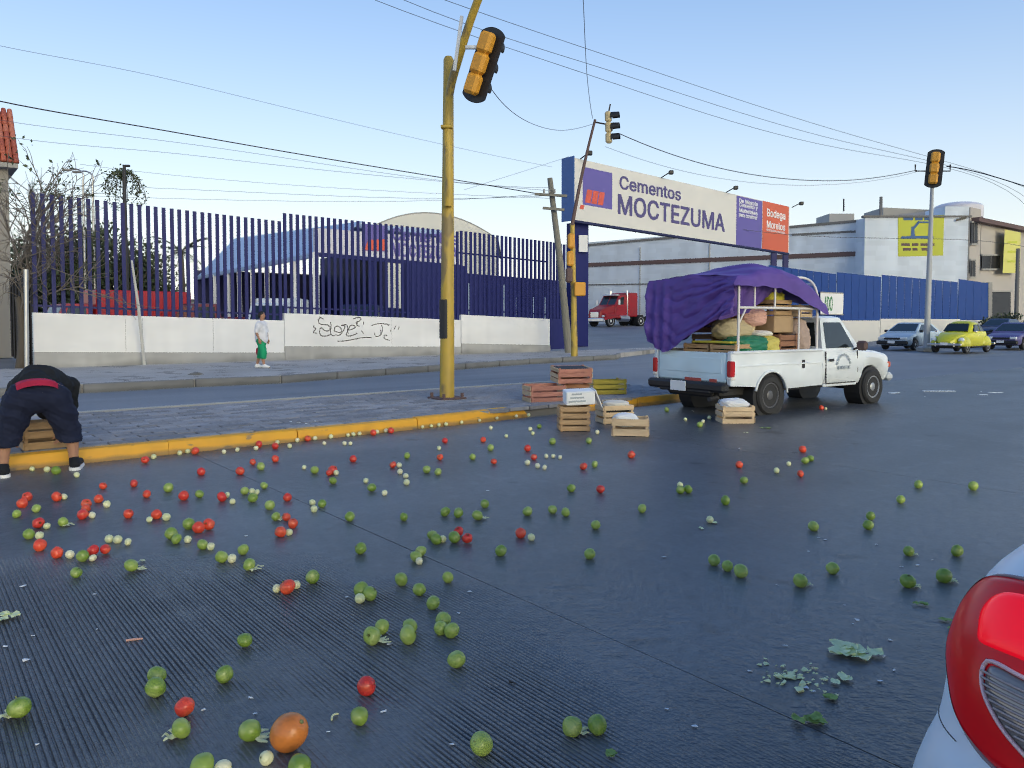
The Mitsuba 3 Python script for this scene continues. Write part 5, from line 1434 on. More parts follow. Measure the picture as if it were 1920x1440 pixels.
P = Gz(1075, 806, 0); CM = frame(P + [.08, .06, .355], .1, -.04, .06)
part(t, 'lid', mv(box([0, 0, .10], [.40, .30, .19], .012), CM), 'm_paper_white')
for k in range(3):
    part(t, 'print_line', mv(box([-.05, -.152, .06 + .05 * k], [.24 - .05 * k, .006, .022]), CM), 'm_grey_print')
part(t, 'flap', mv(box([.27, .02, -.02], [.012, .28, .26]), CM @ trimesh.transformations.rotation_matrix(-.35, [0, 1, 0])), 'm_paper_white')
crate('wooden_crate', 'pale crate behind the white one, right of the brown slatted crate', Gz(1152, 792, 0), .25, .46, .34, .27, 'm_wood_pale', 3, fill=box([0, 0, .2], [.4, .28, .1], .04))
crate('wooden_crate', 'pale crate with a white bag in it, front right of the spilled crates', Gz(1182, 815, 0), -.16, .46, .34, .24, 'm_wood_pale', 2)
lump('plastic_bag', 'white plastic bag in the front right pale crate', 'bag', Gz(1172, 815, 0) + [0, 0, .20], [.17, .13, .09], 'm_paper_white', 31, np.eye(4))
lump('plastic_bag', 'clear whitish bag bulging from the pale crate behind', 'bag', Gz(1155, 792, 0) + [0, 0, .26], [.19, .13, .07], 'm_sack_white', 33, np.eye(4))
crate('wooden_crate', 'crate wrapped in white plastic behind the rear wheel of the pickup', Gz(1378, 791, 0), .02, .46, .36, .26, 'm_wood_pale', 3)
lump('plastic_bag', 'white plastic spread over the crate beside the pickup wheel', 'bag', Gz(1376, 789, 0) + [0, 0, .25], [.21, .17, .09], 'm_paper_white', 35, np.eye(4))
crate('wooden_crate', 'wooden crate on the kerb being lifted by the bending person', G(72, 842, KH) + [0, .12, .0], ang, .42, .32, .30, 'm_wood_tan', 3)

# ------------------------------------------------------------------ people
def flesh(joints, bones, step=.02, it=8, extra=()):
    """one smooth surface over bones ((joint, joint) hulls of spheres)"""
    out = []
    for a, b in bones:
        (pa, ra), (pb, rb) = joints[a], joints[b]
        out.append(m3.Manifold.batch_hull([m3.Manifold.sphere(r, 20).translate([float(x) for x in p]) for p, r in ((pa, ra), (pb, rb))]))
    out += list(extra)
    m = m3.Manifold.batch_boolean(out, m3.OpType.Add).refine_to_length(step)
    q = m.to_mesh(); t = trimesh.Trimesh(np.array(q.vert_properties[:, :3], float), np.array(q.tri_verts), process=True)
    trimesh.smoothing.filter_taubin(t, .5, .53, it)
    return t


def ell(c, s, n=20):
    return m3.Manifold.sphere(1.0, n).scale([float(x) for x in s]).translate([float(x) for x in c])


def finger_set(J, B, tag, wrist, d, side, palm, s=1.0, curl=.9):
    """palm and five fingers: d along the hand, side towards the thumb, palm the way the palm faces"""
    d, side, palm = (np.asarray(v, float) / np.linalg.norm(v) for v in (d, side, palm)); w = np.asarray(wrist, float)
    J[tag + 'w'] = (w, .026 * s); kn = []
    for i, (o, L) in enumerate(((.030, .070), (.010, .078), (-.010, .072), (-.029, .056))):
        k = w + d * .085 * s + side * o * s; J[f'{tag}k{i}'] = (k, .0125 * s); B.append((tag + 'w', f'{tag}k{i}'))
        p = k; dd = d
        for j, f in enumerate((.46, .31, .23)):
            a = curl * (.55 + .25 * j); dd = dd * math.cos(a) + palm * math.sin(a); dd /= np.linalg.norm(dd); p = p + dd * L * f * s
            J[f'{tag}f{i}{j}'] = (p, (.0095 - .0008 * j) * s); B.append((f'{tag}k{i}' if j == 0 else f'{tag}f{i}{j-1}', f'{tag}f{i}{j}'))
    B += [(f'{tag}k{i}', f'{tag}k{i+1}') for i in range(3)]
    p = w + d * .025 * s + side * .025 * s; J[tag + 't0'] = (p, .014 * s); B.append((tag + 'w', tag + 't0'))
    for j, L in enumerate((.035, .03, .024)):
        p = p + (d * .75 + side * (.65 - .3 * j) + palm * (.25 + .3 * j)) * L * s; J[f'{tag}t{j+1}'] = (p, (.0115 - .001 * j) * s); B.append((f'{tag}t{j}', f'{tag}t{j+1}'))


pr('m_skin', (0.36, 0.185, 0.115), .55); pr('m_hair', (0.012, 0.010, 0.010), .6)
def cloth(name, c, sheen=.4):
    pr(name, proc(lambda p, n, uv, c=c: mi.Color3f(*c) * (.75 + .5 * fbm(p.x * 9, p.y * 9, p.z * 9, octaves=3))), .85, 0, .25, 0, sheen)
cloth('m_cloth_black', (0.014, 0.016, 0.020)); cloth('m_cloth_navy', (0.012, 0.016, 0.038)); cloth('m_cloth_white', (0.66, 0.67, 0.72)); cloth('m_cloth_green', (0.015, 0.29, 0.13)); cloth('m_cloth_red', (0.34, 0.018, 0.055))

# bending person, seen from behind
t = thing('person', 'person in black shirt and dark blue shorts bending over a crate at the kerb', 'person')
O = G(74, 886); PM = frame(O, ang)                   # local x along the kerb (right), y towards the median, z up
J = {'pel': ((0, -.06, .80), .13), 'bel': ((.03, .12, .85), .15), 'chest': ((.09, .34, .82), .15), 'neck': ((.14, .52, .70), .06), 'head': ((.15, .61, .60), .095), 'brow': ((.15, .655, .545), .075)}
for sg, k in ((-1, 'l'), (1, 'r')):
    J |= {'hip' + k: ((sg * .13, -.07, .78), .115), 'kn' + k: ((sg * .27, .02, .43), .062), 'cf' + k: ((sg * .29, -.02, .29), .058), 'an' + k: ((sg * .30, -.02, .09), .040), 'he' + k: ((sg * .30, -.06, .045), .036), 'to' + k: ((sg * .30 + sg * .07, .12, .035), .030),
          'sh' + k: ((.11 + sg * .22, .42, .78), .075), 'el' + k: ((.08 + sg * .27, .44, .54), .048), 'wr' + k: ((.03 + sg * .235, .40, .36), .030)}
Bn = [('pel', 'bel'), ('bel', 'chest'), ('chest', 'neck'), ('neck', 'head'), ('head', 'brow')]
for sg, k in ((-1, 'l'), (1, 'r')):
    Bn += [('pel', 'hip' + k), ('hip' + k, 'kn' + k), ('kn' + k, 'cf' + k), ('cf' + k, 'an' + k), ('an' + k, 'he' + k), ('he' + k, 'to' + k), ('an' + k, 'to' + k), ('chest', 'sh' + k), ('sh' + k, 'el' + k), ('el' + k, 'wr' + k)]
    finger_set(J, Bn, 'h' + k, np.array(J['wr' + k][0]), [-sg * .25, .12, -1], [0, 1, .1], [-sg, 0, -.15], 1.05, .55)
part(t, 'body', mv(flesh(J, Bn, .014, 4, [ell((.15, .70, .58), (.014, .02, .022)), ell((.06, .61, .60), (.015, .02, .03)), ell((.24, .61, .60), (.015, .02, .03))]), PM), 'm_skin', True)
part(t, 'hair', mv(flesh({'a': ((.15, .60, .62), .104), 'b': ((.15, .64, .54), .088)}, [('a', 'b')], .02), PM), 'm_hair', True)
Sj = {'a': ((0, .015, .845), .155), 'b': ((.03, .16, .875), .19), 'c': ((.09, .36, .84), .185), 'n': ((.13, .47, .76), .10)}
Sb = [('a', 'b'), ('b', 'c'), ('c', 'n')]
for sg, k in ((-1, 'l'), (1, 'r')):
    Sj |= {'s' + k: ((.10 + sg * .21, .38, .80), .115), 'e' + k: ((.08 + sg * .26, .42, .62), .085)}; Sb += [('c', 's' + k), ('s' + k, 'e' + k), ('b', 's' + k)]
shirt = flesh(Sj, Sb, .013, 8); v = shirt.vertices; v += shirt.vertex_normals * ((meshkit.fbm(v * [7, 9, 9], 4) - .5) * .05 + .012 * np.sin(v[:, 1] * 34 + v[:, 0] * 14 + 5 * meshkit.noise(v * 5)) ** 3)[:, None]
part(t, 'shirt', mv(trimesh.Trimesh(v, shirt.faces, process=False), PM), 'm_cloth_black', True)
Hj = {'p': ((0, -.07, .765), .155)}; Hb = []
for sg, k in ((-1, 'l'), (1, 'r')):
    Hj |= {'h' + k: ((sg * .13, -.075, .75), .155), 'k' + k: ((sg * .245, .0, .44), .125), 'm' + k: ((sg * .275, -.015, .34), .115)}; Hb += [('p', 'h' + k), ('h' + k, 'k' + k), ('k' + k, 'm' + k)]
sh = flesh(Hj, Hb, .013, 8); v = sh.vertices; v += sh.vertex_normals * ((meshkit.fbm(v * [8, 8, 5], 4) - .5) * .05 + .010 * np.sin(v[:, 2] * 40 + v[:, 0] * 22 + 6 * meshkit.noise(v * 5)) ** 3)[:, None]
sh = trimesh.Trimesh(v, sh.faces, process=False); sh = trimesh.intersections.slice_mesh_plane(sh, [0, 0, 1], [0, 0, .285], cap=True)
part(t, 'shorts', mv(sh, PM), 'm_cloth_navy', True)
wb = [np.array([.185 * math.cos(a) - .02, -.145 - .075 * math.sin(a), .835 + .075 * math.sin(a)]) for a in np.linspace(.35, math.pi - .35, 22)]
part(t, 'waistband', mv(skin([[p + d for d in ([0, -.022, -.028], [0, -.006, .024], [0, .10, .035], [0, .08, -.030])] for p in wb]), PM), 'm_cloth_red', 40, label='red waistband showing above the shorts')
for sg, k in ((-1, 'l'), (1, 'r')):
    so = flesh({'a': ((sg * .30, -.065, .06), .050), 'b': ((sg * .325, .04, .055), .048), 'c': ((sg * .375, .15, .048), .042), 'd': ((sg * .30, -.03, .10), .048)}, [('a', 'b'), ('b', 'c'), ('a', 'd'), ('d', 'b')], .015, 4)
    so = trimesh.intersections.slice_mesh_plane(so, [0, 0, 1], [0, 0, .028], cap=True)
    kk = uniq(t + '__shoe'); add(kk, mv(so, PM), 'm_cloth_black', True)
    sole = hull([p for c, r in (((sg * .30, -.065), .054), ((sg * .325, .04), .052), ((sg * .378, .155), .045)) for p in [(c[0] + r * math.cos(a), c[1] + r * math.sin(a), z) for a in np.arange(14) * math.pi / 7 for z in (.0, .03)]])
    add(kk + '__sole', mv(sole, PM), 'm_white')

# person walking along the fence
t = thing('person', 'person in white shirt and green shorts walking along the fence', 'person')
O = G(491, 690, SW); PM = frame(O, ang - .75) @ np.diag([.93, .93, .93, 1])           # local x = walking direction
J = {'pel': ((0, 0, .88), .11), 'waist': ((.0, 0, 1.05), .11), 'chest': ((.01, 0, 1.27), .125), 'neck': ((.02, 0, 1.46), .05), 'head': ((.03, 0, 1.60), .085), 'crown': ((.02, 0, 1.655), .085), 'jaw': ((.055, 0, 1.545), .055)}
Bn = [('pel', 'waist'), ('waist', 'chest'), ('chest', 'neck'), ('neck', 'head'), ('head', 'crown'), ('head', 'jaw')]
for sg, k, st in ((-1, 'r', 1), (1, 'l', -1)):
    J |= {'hp' + k: ((0, sg * .09, .86), .095), 'kn' + k: ((.10 * st + .03, sg * .09, .47), .058), 'cf' + k: ((.10 * st - .03, sg * .09, .33), .05), 'an' + k: ((.15 * st - .04, sg * .09, .09), .036), 'he' + k: ((.15 * st - .07, sg * .09, .04), .034), 'to' + k: ((.15 * st + .12, sg * .10, .03), .026),
          'sh' + k: ((.0, sg * .19, 1.38), .06), 'el' + k: ((-.07 * st, sg * .235, 1.11), .042), 'wr' + k: ((-.04 * st + .06, sg * .225, .89), .028)}
    Bn += [('pel', 'hp' + k), ('hp' + k, 'kn' + k), ('kn' + k, 'cf' + k), ('cf' + k, 'an' + k), ('an' + k, 'he' + k), ('an' + k, 'to' + k), ('he' + k, 'to' + k), ('chest', 'sh' + k), ('sh' + k, 'el' + k), ('el' + k, 'wr' + k)]
    finger_set(J, Bn, 'h' + k, np.array(J['wr' + k][0]), [.15, 0, -1], [1, 0, .1], [0, -sg, 0], 1.0, .45)
part(t, 'body', mv(flesh(J, Bn, .016, 4, [ell((.118, 0, 1.60), (.02, .014, .02)), ell((.03, .088, 1.60), (.02, .012, .03)), ell((.03, -.088, 1.60), (.02, .012, .03))]), PM), 'm_skin', True)
part(t, 'hair', mv(flesh({'a': ((.01, 0, 1.655), .093), 'b': ((-.02, 0, 1.61), .085)}, [('a', 'b')], .02), PM), 'm_hair', True)
Sj = {'a': ((0, 0, .88), .195), 'b': ((.0, 0, 1.10), .185), 'c': ((.01, 0, 1.28), .17), 'n': ((.02, 0, 1.40), .075)}; Sb = [('a', 'b'), ('b', 'c'), ('c', 'n')]
for sg, k, st in ((-1, 'r', 1), (1, 'l', -1)):
    Sj |= {'s' + k: ((0, sg * .19, 1.36), .085), 'e' + k: ((-.06 * st, sg * .235, 1.14), .075)}; Sb += [('c', 's' + k), ('s' + k, 'e' + k)]
m = flesh(Sj, Sb, .02, 5); v = m.vertices; v += m.vertex_normals * ((meshkit.fbm(v * 8, 3) - .5) * .04)[:, None]
m = trimesh.intersections.slice_mesh_plane(trimesh.Trimesh(v, m.faces, process=False), [0, 0, 1], [0, 0, .77], cap=True)
part(t, 'shirt', mv(m, PM), 'm_cloth_white', True)
Hj = {'p': ((0, 0, .87), .13)}; Hb = []
for sg, k, st in ((-1, 'r', 1), (1, 'l', -1)):
    Hj |= {'h' + k: ((0, sg * .09, .84), .125), 'k' + k: ((.08 * st + .02, sg * .095, .48), .10), 'm' + k: ((.09 * st, sg * .095, .34), .095)}; Hb += [('p', 'h' + k), ('h' + k, 'k' + k), ('k' + k, 'm' + k)]
m = flesh(Hj, Hb, .02, 5); m = trimesh.intersections.slice_mesh_plane(m, [0, 0, 1], [0, 0, .29], cap=True)
part(t, 'shorts', mv(m, PM), 'm_cloth_green', True)
for sg, k, st in ((-1, 'r', 1), (1, 'l', -1)):
    x0 = .15 * st - .07
    part(t, 'shoe', mv(flesh({'a': ((x0, sg * .09, .05), .045), 'b': ((x0 + .18, sg * .1, .04), .036), 'c': ((x0 + .03, sg * .09, .10), .042)}, [('a', 'b'), ('a', 'c'), ('c', 'b')], .02), PM), 'm_white', True)
t = thing('hand_bag', 'small dark red bag hanging from the hand of the walking person', 'bag')
m = trimesh.creation.icosphere(3); m.vertices = np.sign(m.vertices) * np.abs(m.vertices) ** .7 * [.10, .06, .13] + [-.17, .235, .50]
part(t, 'pouch', mv(m, PM), 'm_cloth_red', True); part(t, 'strap', mv(tube(spline([[-.17, .235, .62], [-.06, .24, .78], [.07, .235, .82]], 8), .012, 6), PM), 'm_cloth_red', True)
# ------------------------------------------------------------------ spilled fruit
def skin_of(name, c0, c1, c2, k):
    def col(p, n, uv):
        c = mix(c0, c1, smoothstep(.25, .75, noise(p.x * 2.7 + k, p.y * 2.7, 4)))
        c = mix(c, c2, .55 * smoothstep(.45, .8, fbm(p.x * 22 + k, p.y * 22, p.z * 22, octaves=2)))
        return c * (.96 + .08 * noise(p.x * 120, p.y * 120, p.z * 120))
    scene[name] = {'type': 'principled', 'base_color': proc(col), 'roughness': .34, 'specular': .5, 'clearcoat': .25, 'clearcoat_gloss': .8}


skin_of('m_tomato', (0.60, 0.040, 0.030), (0.72, 0.075, 0.032), (0.68, 0.14, 0.05), 0)
skin_of('m_lime', (0.17, 0.27, 0.035), (0.29, 0.39, 0.075), (0.40, 0.47, 0.17), 3)
skin_of('m_pale', (0.64, 0.66, 0.36), (0.74, 0.71, 0.47), (0.58, 0.63, 0.29), 6)
skin_of('m_orange_fruit', (0.60, 0.19, 0.035), (0.64, 0.23, 0.05), (0.50, 0.15, 0.03), 9)
pr('m_husk', (0.58, 0.60, 0.36), .8, two=True); pr('m_leafy', (0.25, 0.35, 0.09), .7, two=True); pr('m_pulp', (0.70, 0.75, 0.42), .6, two=True); pr('m_stem', (0.20, 0.22, 0.08), .8); pr('m_paper', (0.66, 0.68, 0.70), .85)


def fruit_mesh(kind, seed):
    r = np.random.default_rng(seed); m = trimesh.creation.icosphere(3); v = m.vertices.copy()
    th = np.arctan2(v[:, 1], v[:, 0]); up = v[:, 2]
    if kind == 'tomato':
        f = 1 + .035 * np.cos(5 * th) * (1 - up ** 2) * (up > -.5) - .16 * np.exp(-((1 - up) / .10)) - .05 * np.exp(-((1 + up) / .1)); v = v * f[:, None] * [1, 1, 1.12 if seed % 2 else .92]
    elif kind == 'lime':
        f = 1 + .02 * np.cos(4 * th) * (1 - up ** 2) - .10 * np.exp(-((1 - up) / .07)) + .07 * np.exp(-((1 + up) / .05)); v = v * f[:, None] * [1, 1, .93 if seed % 2 else 1.08]
    else:
        f = 1 - .12 * np.exp(-((1 - up) / .1)); v = v * f[:, None] * [1, 1, 1.10]
    v = v * (1 + .16 * (meshkit.fbm(v * 1.1 + seed * 3.7, 2) - .5))[:, None]; v[:, 0] *= 1 + .10 * math.sin(seed * 2.3)
    return trimesh.Trimesh(v, m.faces, process=False)


def calyx(kind, seed):
    r = np.random.default_rng(seed + 50); n = 5; V_, F_ = [], []
    top = .93 if kind != 'tomato' else .90
    for k in range(n):
        a = k * 2 * math.pi / n + .2 * r.random(); d = np.array([math.cos(a), math.sin(a), 0]); w = np.array([-d[1], d[0], 0]) * .11
        c = len(V_); V_ += [np.array([0, 0, top]), d * .12 + w * .5 + [0, 0, top + .03], d * .28 + [0, 0, top - .0 + .08 * r.random()], d * .12 - w * .5 + [0, 0, top + .03]]; F_ += [[c, c + 1, c + 2], [c, c + 2, c + 3]]
    st = tube([[0, 0, top - .05], [.03, .02, top + .16]], .06, 6)
    return cat(trimesh.Trimesh(V_, F_, process=False), st)


def husk_mesh(seed):
    """papery husk, torn open and lying beside its fruit"""
    r = np.random.default_rng(seed); V_, F_ = [], []
    for k in range(4):
        a = -.7 + .45 * k + .3 * r.random(); d = np.array([math.cos(a), math.sin(a), 0]); w = np.array([-d[1], d[0], 0]); L = 1.0 + .9 * r.random()
        c = len(V_)
        for i in range(5):
            t = i / 4; wd = .34 * math.sin(math.pi * (.12 + .8 * t)); o = d * (.5 + L * t) + [0, 0, -.9 + .5 * math.sin(t * 2.6) * r.random() + .12]
            V_ += [o - w * wd, o + [0, 0, .10], o + w * wd]
        for i in range(4):
            b = c + 3 * i; F_ += [[b, b + 3, b + 4], [b, b + 4, b + 1], [b + 1, b + 4, b + 5], [b + 1, b + 5, b + 2]]
    return trimesh.Trimesh(V_, F_, process=False)


FM = {k: [mikit.ply(fruit_mesh(k, s), None, True) for s in (1, 2, 3, 4)] for k in ('tomato', 'lime', 'pale')}
CM_ = {k: [mikit.ply(calyx(k, s)) for s in (1, 2, 3, 4)] for k in ('tomato', 'lime', 'pale')}
HM = [mikit.ply(husk_mesh(s)) for s in range(4)]
# pixel centres in the photograph: t tomato, l green tomatillo, p small pale tomatillo; h = with husk
FR = '''t 51 931;t 42 943;t 106 931;t 193 911;t 251 906;t 275 926;t 344 929;t 416 931;t 162 944;t 161 953;t 157 964;t 185 935;t 241 963;t 294 964;t 72 980;t 374 988;t 390 983;t 75 1022;t 107 1036;t 178 1031;t 194 1030;t 377 884;t 450 883
p 120 931;p 200 945;p 171 966;p 280 974;p 312 969;l 374 926;p 426 928;p 436 940;p 205 1010;p 221 1011;p 240 1016;p 131 1039;p 174 1046;p 74 1004;p 88 986;p 352 1011;p 144 890;p 395 1024;p 431 1047
l 31 963;l 68 953;lh 118 978;l 54 1001;l 316 914;l 354 982;l 321 1000;l 331 1010;l 380 1021;l 460 920;p 473 921;l 474 933;l 155 1042;l 143 1073;lh 246 1060;l 419 1044;l 456 1030;lh 467 1058;l 459 1200
l 421 1264;l 291 1288;l 294 1265;t 346 1325;lh 340 1365;lh 36 1325;lh 469 1369;l 380 1436;p 418 1440
t 539 932;t 537 969;t 549 981;t 526 997;t 860 996;t 876 1009;t 539 1100;t 617 886;p 480 922;p 586 942;p 589 954;p 542 998;p 786 1052;l 780 1043;p 675 1122;p 555 1096;p 630 886;p 761 892;p 762 904;p 750 884;p 686 901;p 721 924
l 495 910;l 506 947;lh 517 968;l 604 944;l 624 901;l 697 914;l 656 968;l 757 969;l 835 959;l 859 961;lh 895 966;l 909 944;l 810 1002;l 820 1010;p 828 1011;l 852 1007;l 676 1028;l 789 1033;l 586 1081;l 752 1086;l 840 1082;l 786 1105;l 812 1130;l 677 1105;l 693 1113;l 716 1175;lh 697 1192;l 769 1174;l 765 1190;l 831 1162;l 826 1177;l 847 1182;l 856 1236;l 821 884;l 800 880;p 519 1103
l 674 1342;p 499 1421;l 561 1437;t 687 1286;l 903 1394
p 920 802;t 906 824;p 949 817;l 920 839;t 989 840;p 994 804;p 999 812;l 1011 799;l 1036 827;l 1104 826;p 1120 810;l 886 856;t 926 865;t 1001 857;p 989 867;p 1024 855;p 1037 855;p 1050 857;p 1008 873;p 1021 876;t 1184 852;t 1094 874;l 1115 870;t 1126 917;l 1071 915;l 989 958;l 1036 955;l 1061 960;l 1117 984;l 1204 953;l 1276 918;l 1290 917;p 1275 909;t 976 999;p 996 1007;l 939 1032;l 1106 1038;p 1331 974;l 1339 1050;l 1364 1061;l 1360 938
t 1386 871;l 1395 900;p 1456 882;p 1479 869;t 1505 842;l 1510 863;l 1520 859;t 1501 888;l 1525 986;l 1632 967;l 1628 984;l 1689 936;l 1722 908;l 1825 911;lh 1704 1033;l 1794 1032;l 1561 1065;l 1389 1070;lh 1702 1089;lh 1073 1362;l 1120 1358;lh 1770 1079;lh 1501 1088
t 272 862;t 474 866;t 516 860;t 516 836;t 662 860;t 738 871;t 825 857;t 834 826;t 366 845;t 485 833;t 577 822;t 733 807;t 624 881;p 480 840;p 543 836;p 608 831;p 646 831;p 657 831;p 570 876;l 590 881;p 747 872;p 823 840;p 886 857;l 489 874;l 763 854;p 288 856;p 337 849;p 352 846;p 557 825;p 619 818;p 650 815;p 662 814;p 674 813;p 705 809;p 722 807;p 785 799;p 800 797;p 815 795;p 830 794;p 893 787;p 968 780;p 991 778;p 88 880;l 105 882;p 60 879;p 420 847;p 445 843;p 520 829;p 585 820;p 855 790;p 925 783;t 700 811;l 1250 768;p 1285 786;p 1318 790;p 1330 783;l 1312 796;t 1540 764;p 1548 766'''
fr = [s.split() for s in FR.replace('\n', ';').split(';')]
RAD = {'t': .0385, 'l': .0370, 'p': .0255}
items = []
for k, x, y in fr:
    x, y = float(x), float(y); R = RAD[k[0]] * (.86 + .26 * rng.random()); P = G(x, y, R * .95); items.append([k, x, y, R, P])
for _ in range(40):                                     # no two may stand in one another
    for i in range(len(items)):
        for j in range(i):
            d = items[i][4][:2] - items[j][4][:2]; L = np.linalg.norm(d); need = (items[i][3] + items[j][3]) * 1.0
            if 1e-6 < L < need:
                s = d / L * (need - L) * .5; items[i][4][:2] += s; items[j][4][:2] -= s
    for it in items:                                    # nor in the kerb
        v = it[4] @ V
        if it[4] @ U < 11.3:
            q = kp[np.argmin(np.linalg.norm(kp[:, :2] - it[4][:2], axis=1))]; lim = q @ V - it[3] - .004
            if v > lim:
                it[4] -= V * (v - lim)
own = {(346, 1325): 'shiny red tomato above a husked green tomatillo at bottom left', (340, 1365): 'green tomatillo with husk touching the bottom left red tomato', (36, 1325): 'green tomatillo by the left edge near the bottom left corner',
       (469, 1369): 'green tomatillo just left of the big orange fruit', (687, 1286): 'large red tomato alone in the near middle, upper right of the orange fruit', (674, 1342): 'dull green tomatillo directly below the near middle red tomato',
       (499, 1421): 'small pale tomatillo under the big orange fruit', (561, 1437): 'green tomatillo cut by the bottom edge right of the orange fruit', (380, 1436): 'green tomatillo cut by the bottom edge, lower left of the orange fruit', (418, 1440): 'small pale tomatillo cut by the bottom edge at left',
       (291, 1288): 'green tomatillo in front of a paler one, left of the red tomato at bottom left', (294, 1265): 'paler green tomatillo behind another in the bottom left pair', (421, 1264): 'lone green tomatillo above the bottom left red tomato', (459, 1200): 'yellowish green tomatillo alone on the grooved concrete at left',
       (903, 1394): 'lone green tomatillo at the bottom centre edge', (1073, 1362): 'half husked green tomatillo, left one of the bottom centre right pair', (1120, 1358): 'smooth green tomatillo, right one of the bottom centre right pair', (856, 1236): 'green tomatillo lying alone below the group of three',
       (697, 1192): 'husked green tomatillo in front of a smaller one, upper right of the yellowish one', (716, 1175): 'smaller green tomatillo just behind the husked one in the near middle', (769, 1174): 'upper green tomatillo of the touching pair in the near middle', (765, 1190): 'lower green tomatillo of the touching pair in the near middle',
       (831, 1162): 'rear green tomatillo in the tight group of three', (826, 1177): 'front left green tomatillo in the tight group of three', (847, 1182): 'front right green tomatillo in the tight group of three', (1561, 1065): 'lone green tomatillo on the right, straight left of the near car lamp', (1825, 911): 'rightmost green tomatillo, alone near the right edge',
       (1126, 917): 'lone red tomato in the middle of the road behind the crates', (539, 1100): 'red tomato between two pale tomatillos on the left grooved slab', (812, 1130): 'lone green tomatillo just above the tight group of three'}
nm = {'t': 'tomato', 'l': 'green_tomatillo', 'p': 'pale_tomatillo'}; adj = {'t': 'red tomato', 'l': 'green tomatillo', 'p': 'small pale tomatillo'}
ORD = 'first second third fourth fifth sixth seventh eighth ninth tenth eleventh twelfth thirteenth fourteenth fifteenth sixteenth seventeenth eighteenth nineteenth twentieth'.split()
def zone(k, x, y):
    zx = 'left' if x < 330 else 'centre left' if x < 700 else 'centre right' if x < 1250 else 'right'
    return k[0], ('kerb row' if y < 850 else 'far row' if y < 895 else 'middle band' if y < 960 else 'near band' if y < 1070 else 'foreground'), zx
rank, zc_ = {}, {}
for k, x, y, R, P in sorted(items, key=lambda i: i[1]):
    z = zone(k, x, y)
    if (int(x), int(y)) not in own:
        rank[(x, y)] = zc_.get(z, 0); zc_[z] = rank[(x, y)] + 1
for k, x, y, R, P in items:
    zx = 'left' if x < 330 else 'centre left' if x < 700 else 'centre right' if x < 1250 else 'right'
    zy = ('along the kerb in the' if y < 850 else 'in the far row in the' if y < 895 else 'in the middle distance in the' if y < 960 else 'in the near spread in the' if y < 1070 else 'in the foreground in the')
    kind = {'t': 'tomato', 'l': 'lime', 'p': 'pale'}[k[0]]
    lb, g = own.get((int(x), int(y))), None
    if not lb:
        z = zone(k, x, y); o = ORD[rank[(x, y)]]
        near_ = [(np.linalg.norm(P[:2] - i[4][:2]), i[0][0]) for i in items if i[4] is not P]; dn, kn = min(near_)
        by = f' by a {adj[kn].replace("small ", "")}' if dn < .16 else ''
        lb = f'{adj[k[0]]}{by}, {o} from left, {z[1]} at {zx}' if zc_[z] > 1 else f'{adj[k[0]]}{by}, only one in {z[1]} at {zx}'
        g = f'{adj[k[0]]}s {zy} {zx}'
    i = int(rng.integers(4)); q = rng.standard_normal(3); q[2] *= 1.0
    M = trimesh.transformations.translation_matrix([P[0], P[1], R * .94]) @ trimesh.transformations.euler_matrix(*(rng.random(3) * [2.6, 2.6, 6.28] - [1.3, 1.3, 0])) @ np.diag([R, R, R, 1])
    t = thing(nm[k[0]], lb, 'tomato' if k[0] == 't' else 'tomatillo', g)
    part(t, 'flesh', FM[kind][i], {'t': 'm_tomato', 'l': 'm_lime', 'p': 'm_pale'}[k[0]], M=M)
    if (y > 1000 and rng.random() < .5) or k[0] == 't':
        part(t, 'stem', CM_[kind][i], 'm_stem', M=M)
    if 'h' in k:
        part(t, 'husk', HM[int(rng.integers(4))], 'm_husk', M=trimesh.transformations.translation_matrix([P[0], P[1], R * .94]) @ trimesh.transformations.rotation_matrix(rng.random() * 1.2 + (2.2 if x in (340, 36) else -.4), [0, 0, 1]) @ np.diag([R, R, R, 1]))
# the big orange fruit
P = G(542, 1372, .066); m = trimesh.creation.icosphere(4); v = m.vertices; v = v * (1 + .05 * (meshkit.fbm(v * 1.4, 3) - .5) + .008 * (meshkit.noise(v * 26) - .5) - .08 * np.exp(-((1 - v[:, 2]) / .05)))[:, None] * [.062, .062, .072]
OM = trimesh.transformations.translation_matrix([P[0], P[1], .064]) @ trimesh.transformations.euler_matrix(.5, .7, .4)
t = thing('orange_fruit', 'big orange fruit in the left foreground, largest fruit on the road', 'fruit')
part(t, 'flesh', trimesh.Trimesh(v, m.faces, process=False), 'm_orange_fruit', True, OM); part(t, 'stem', mv(lathe([(.007, .064), (.008, .070), (.001, .072)], 8), OM), 'm_stem')

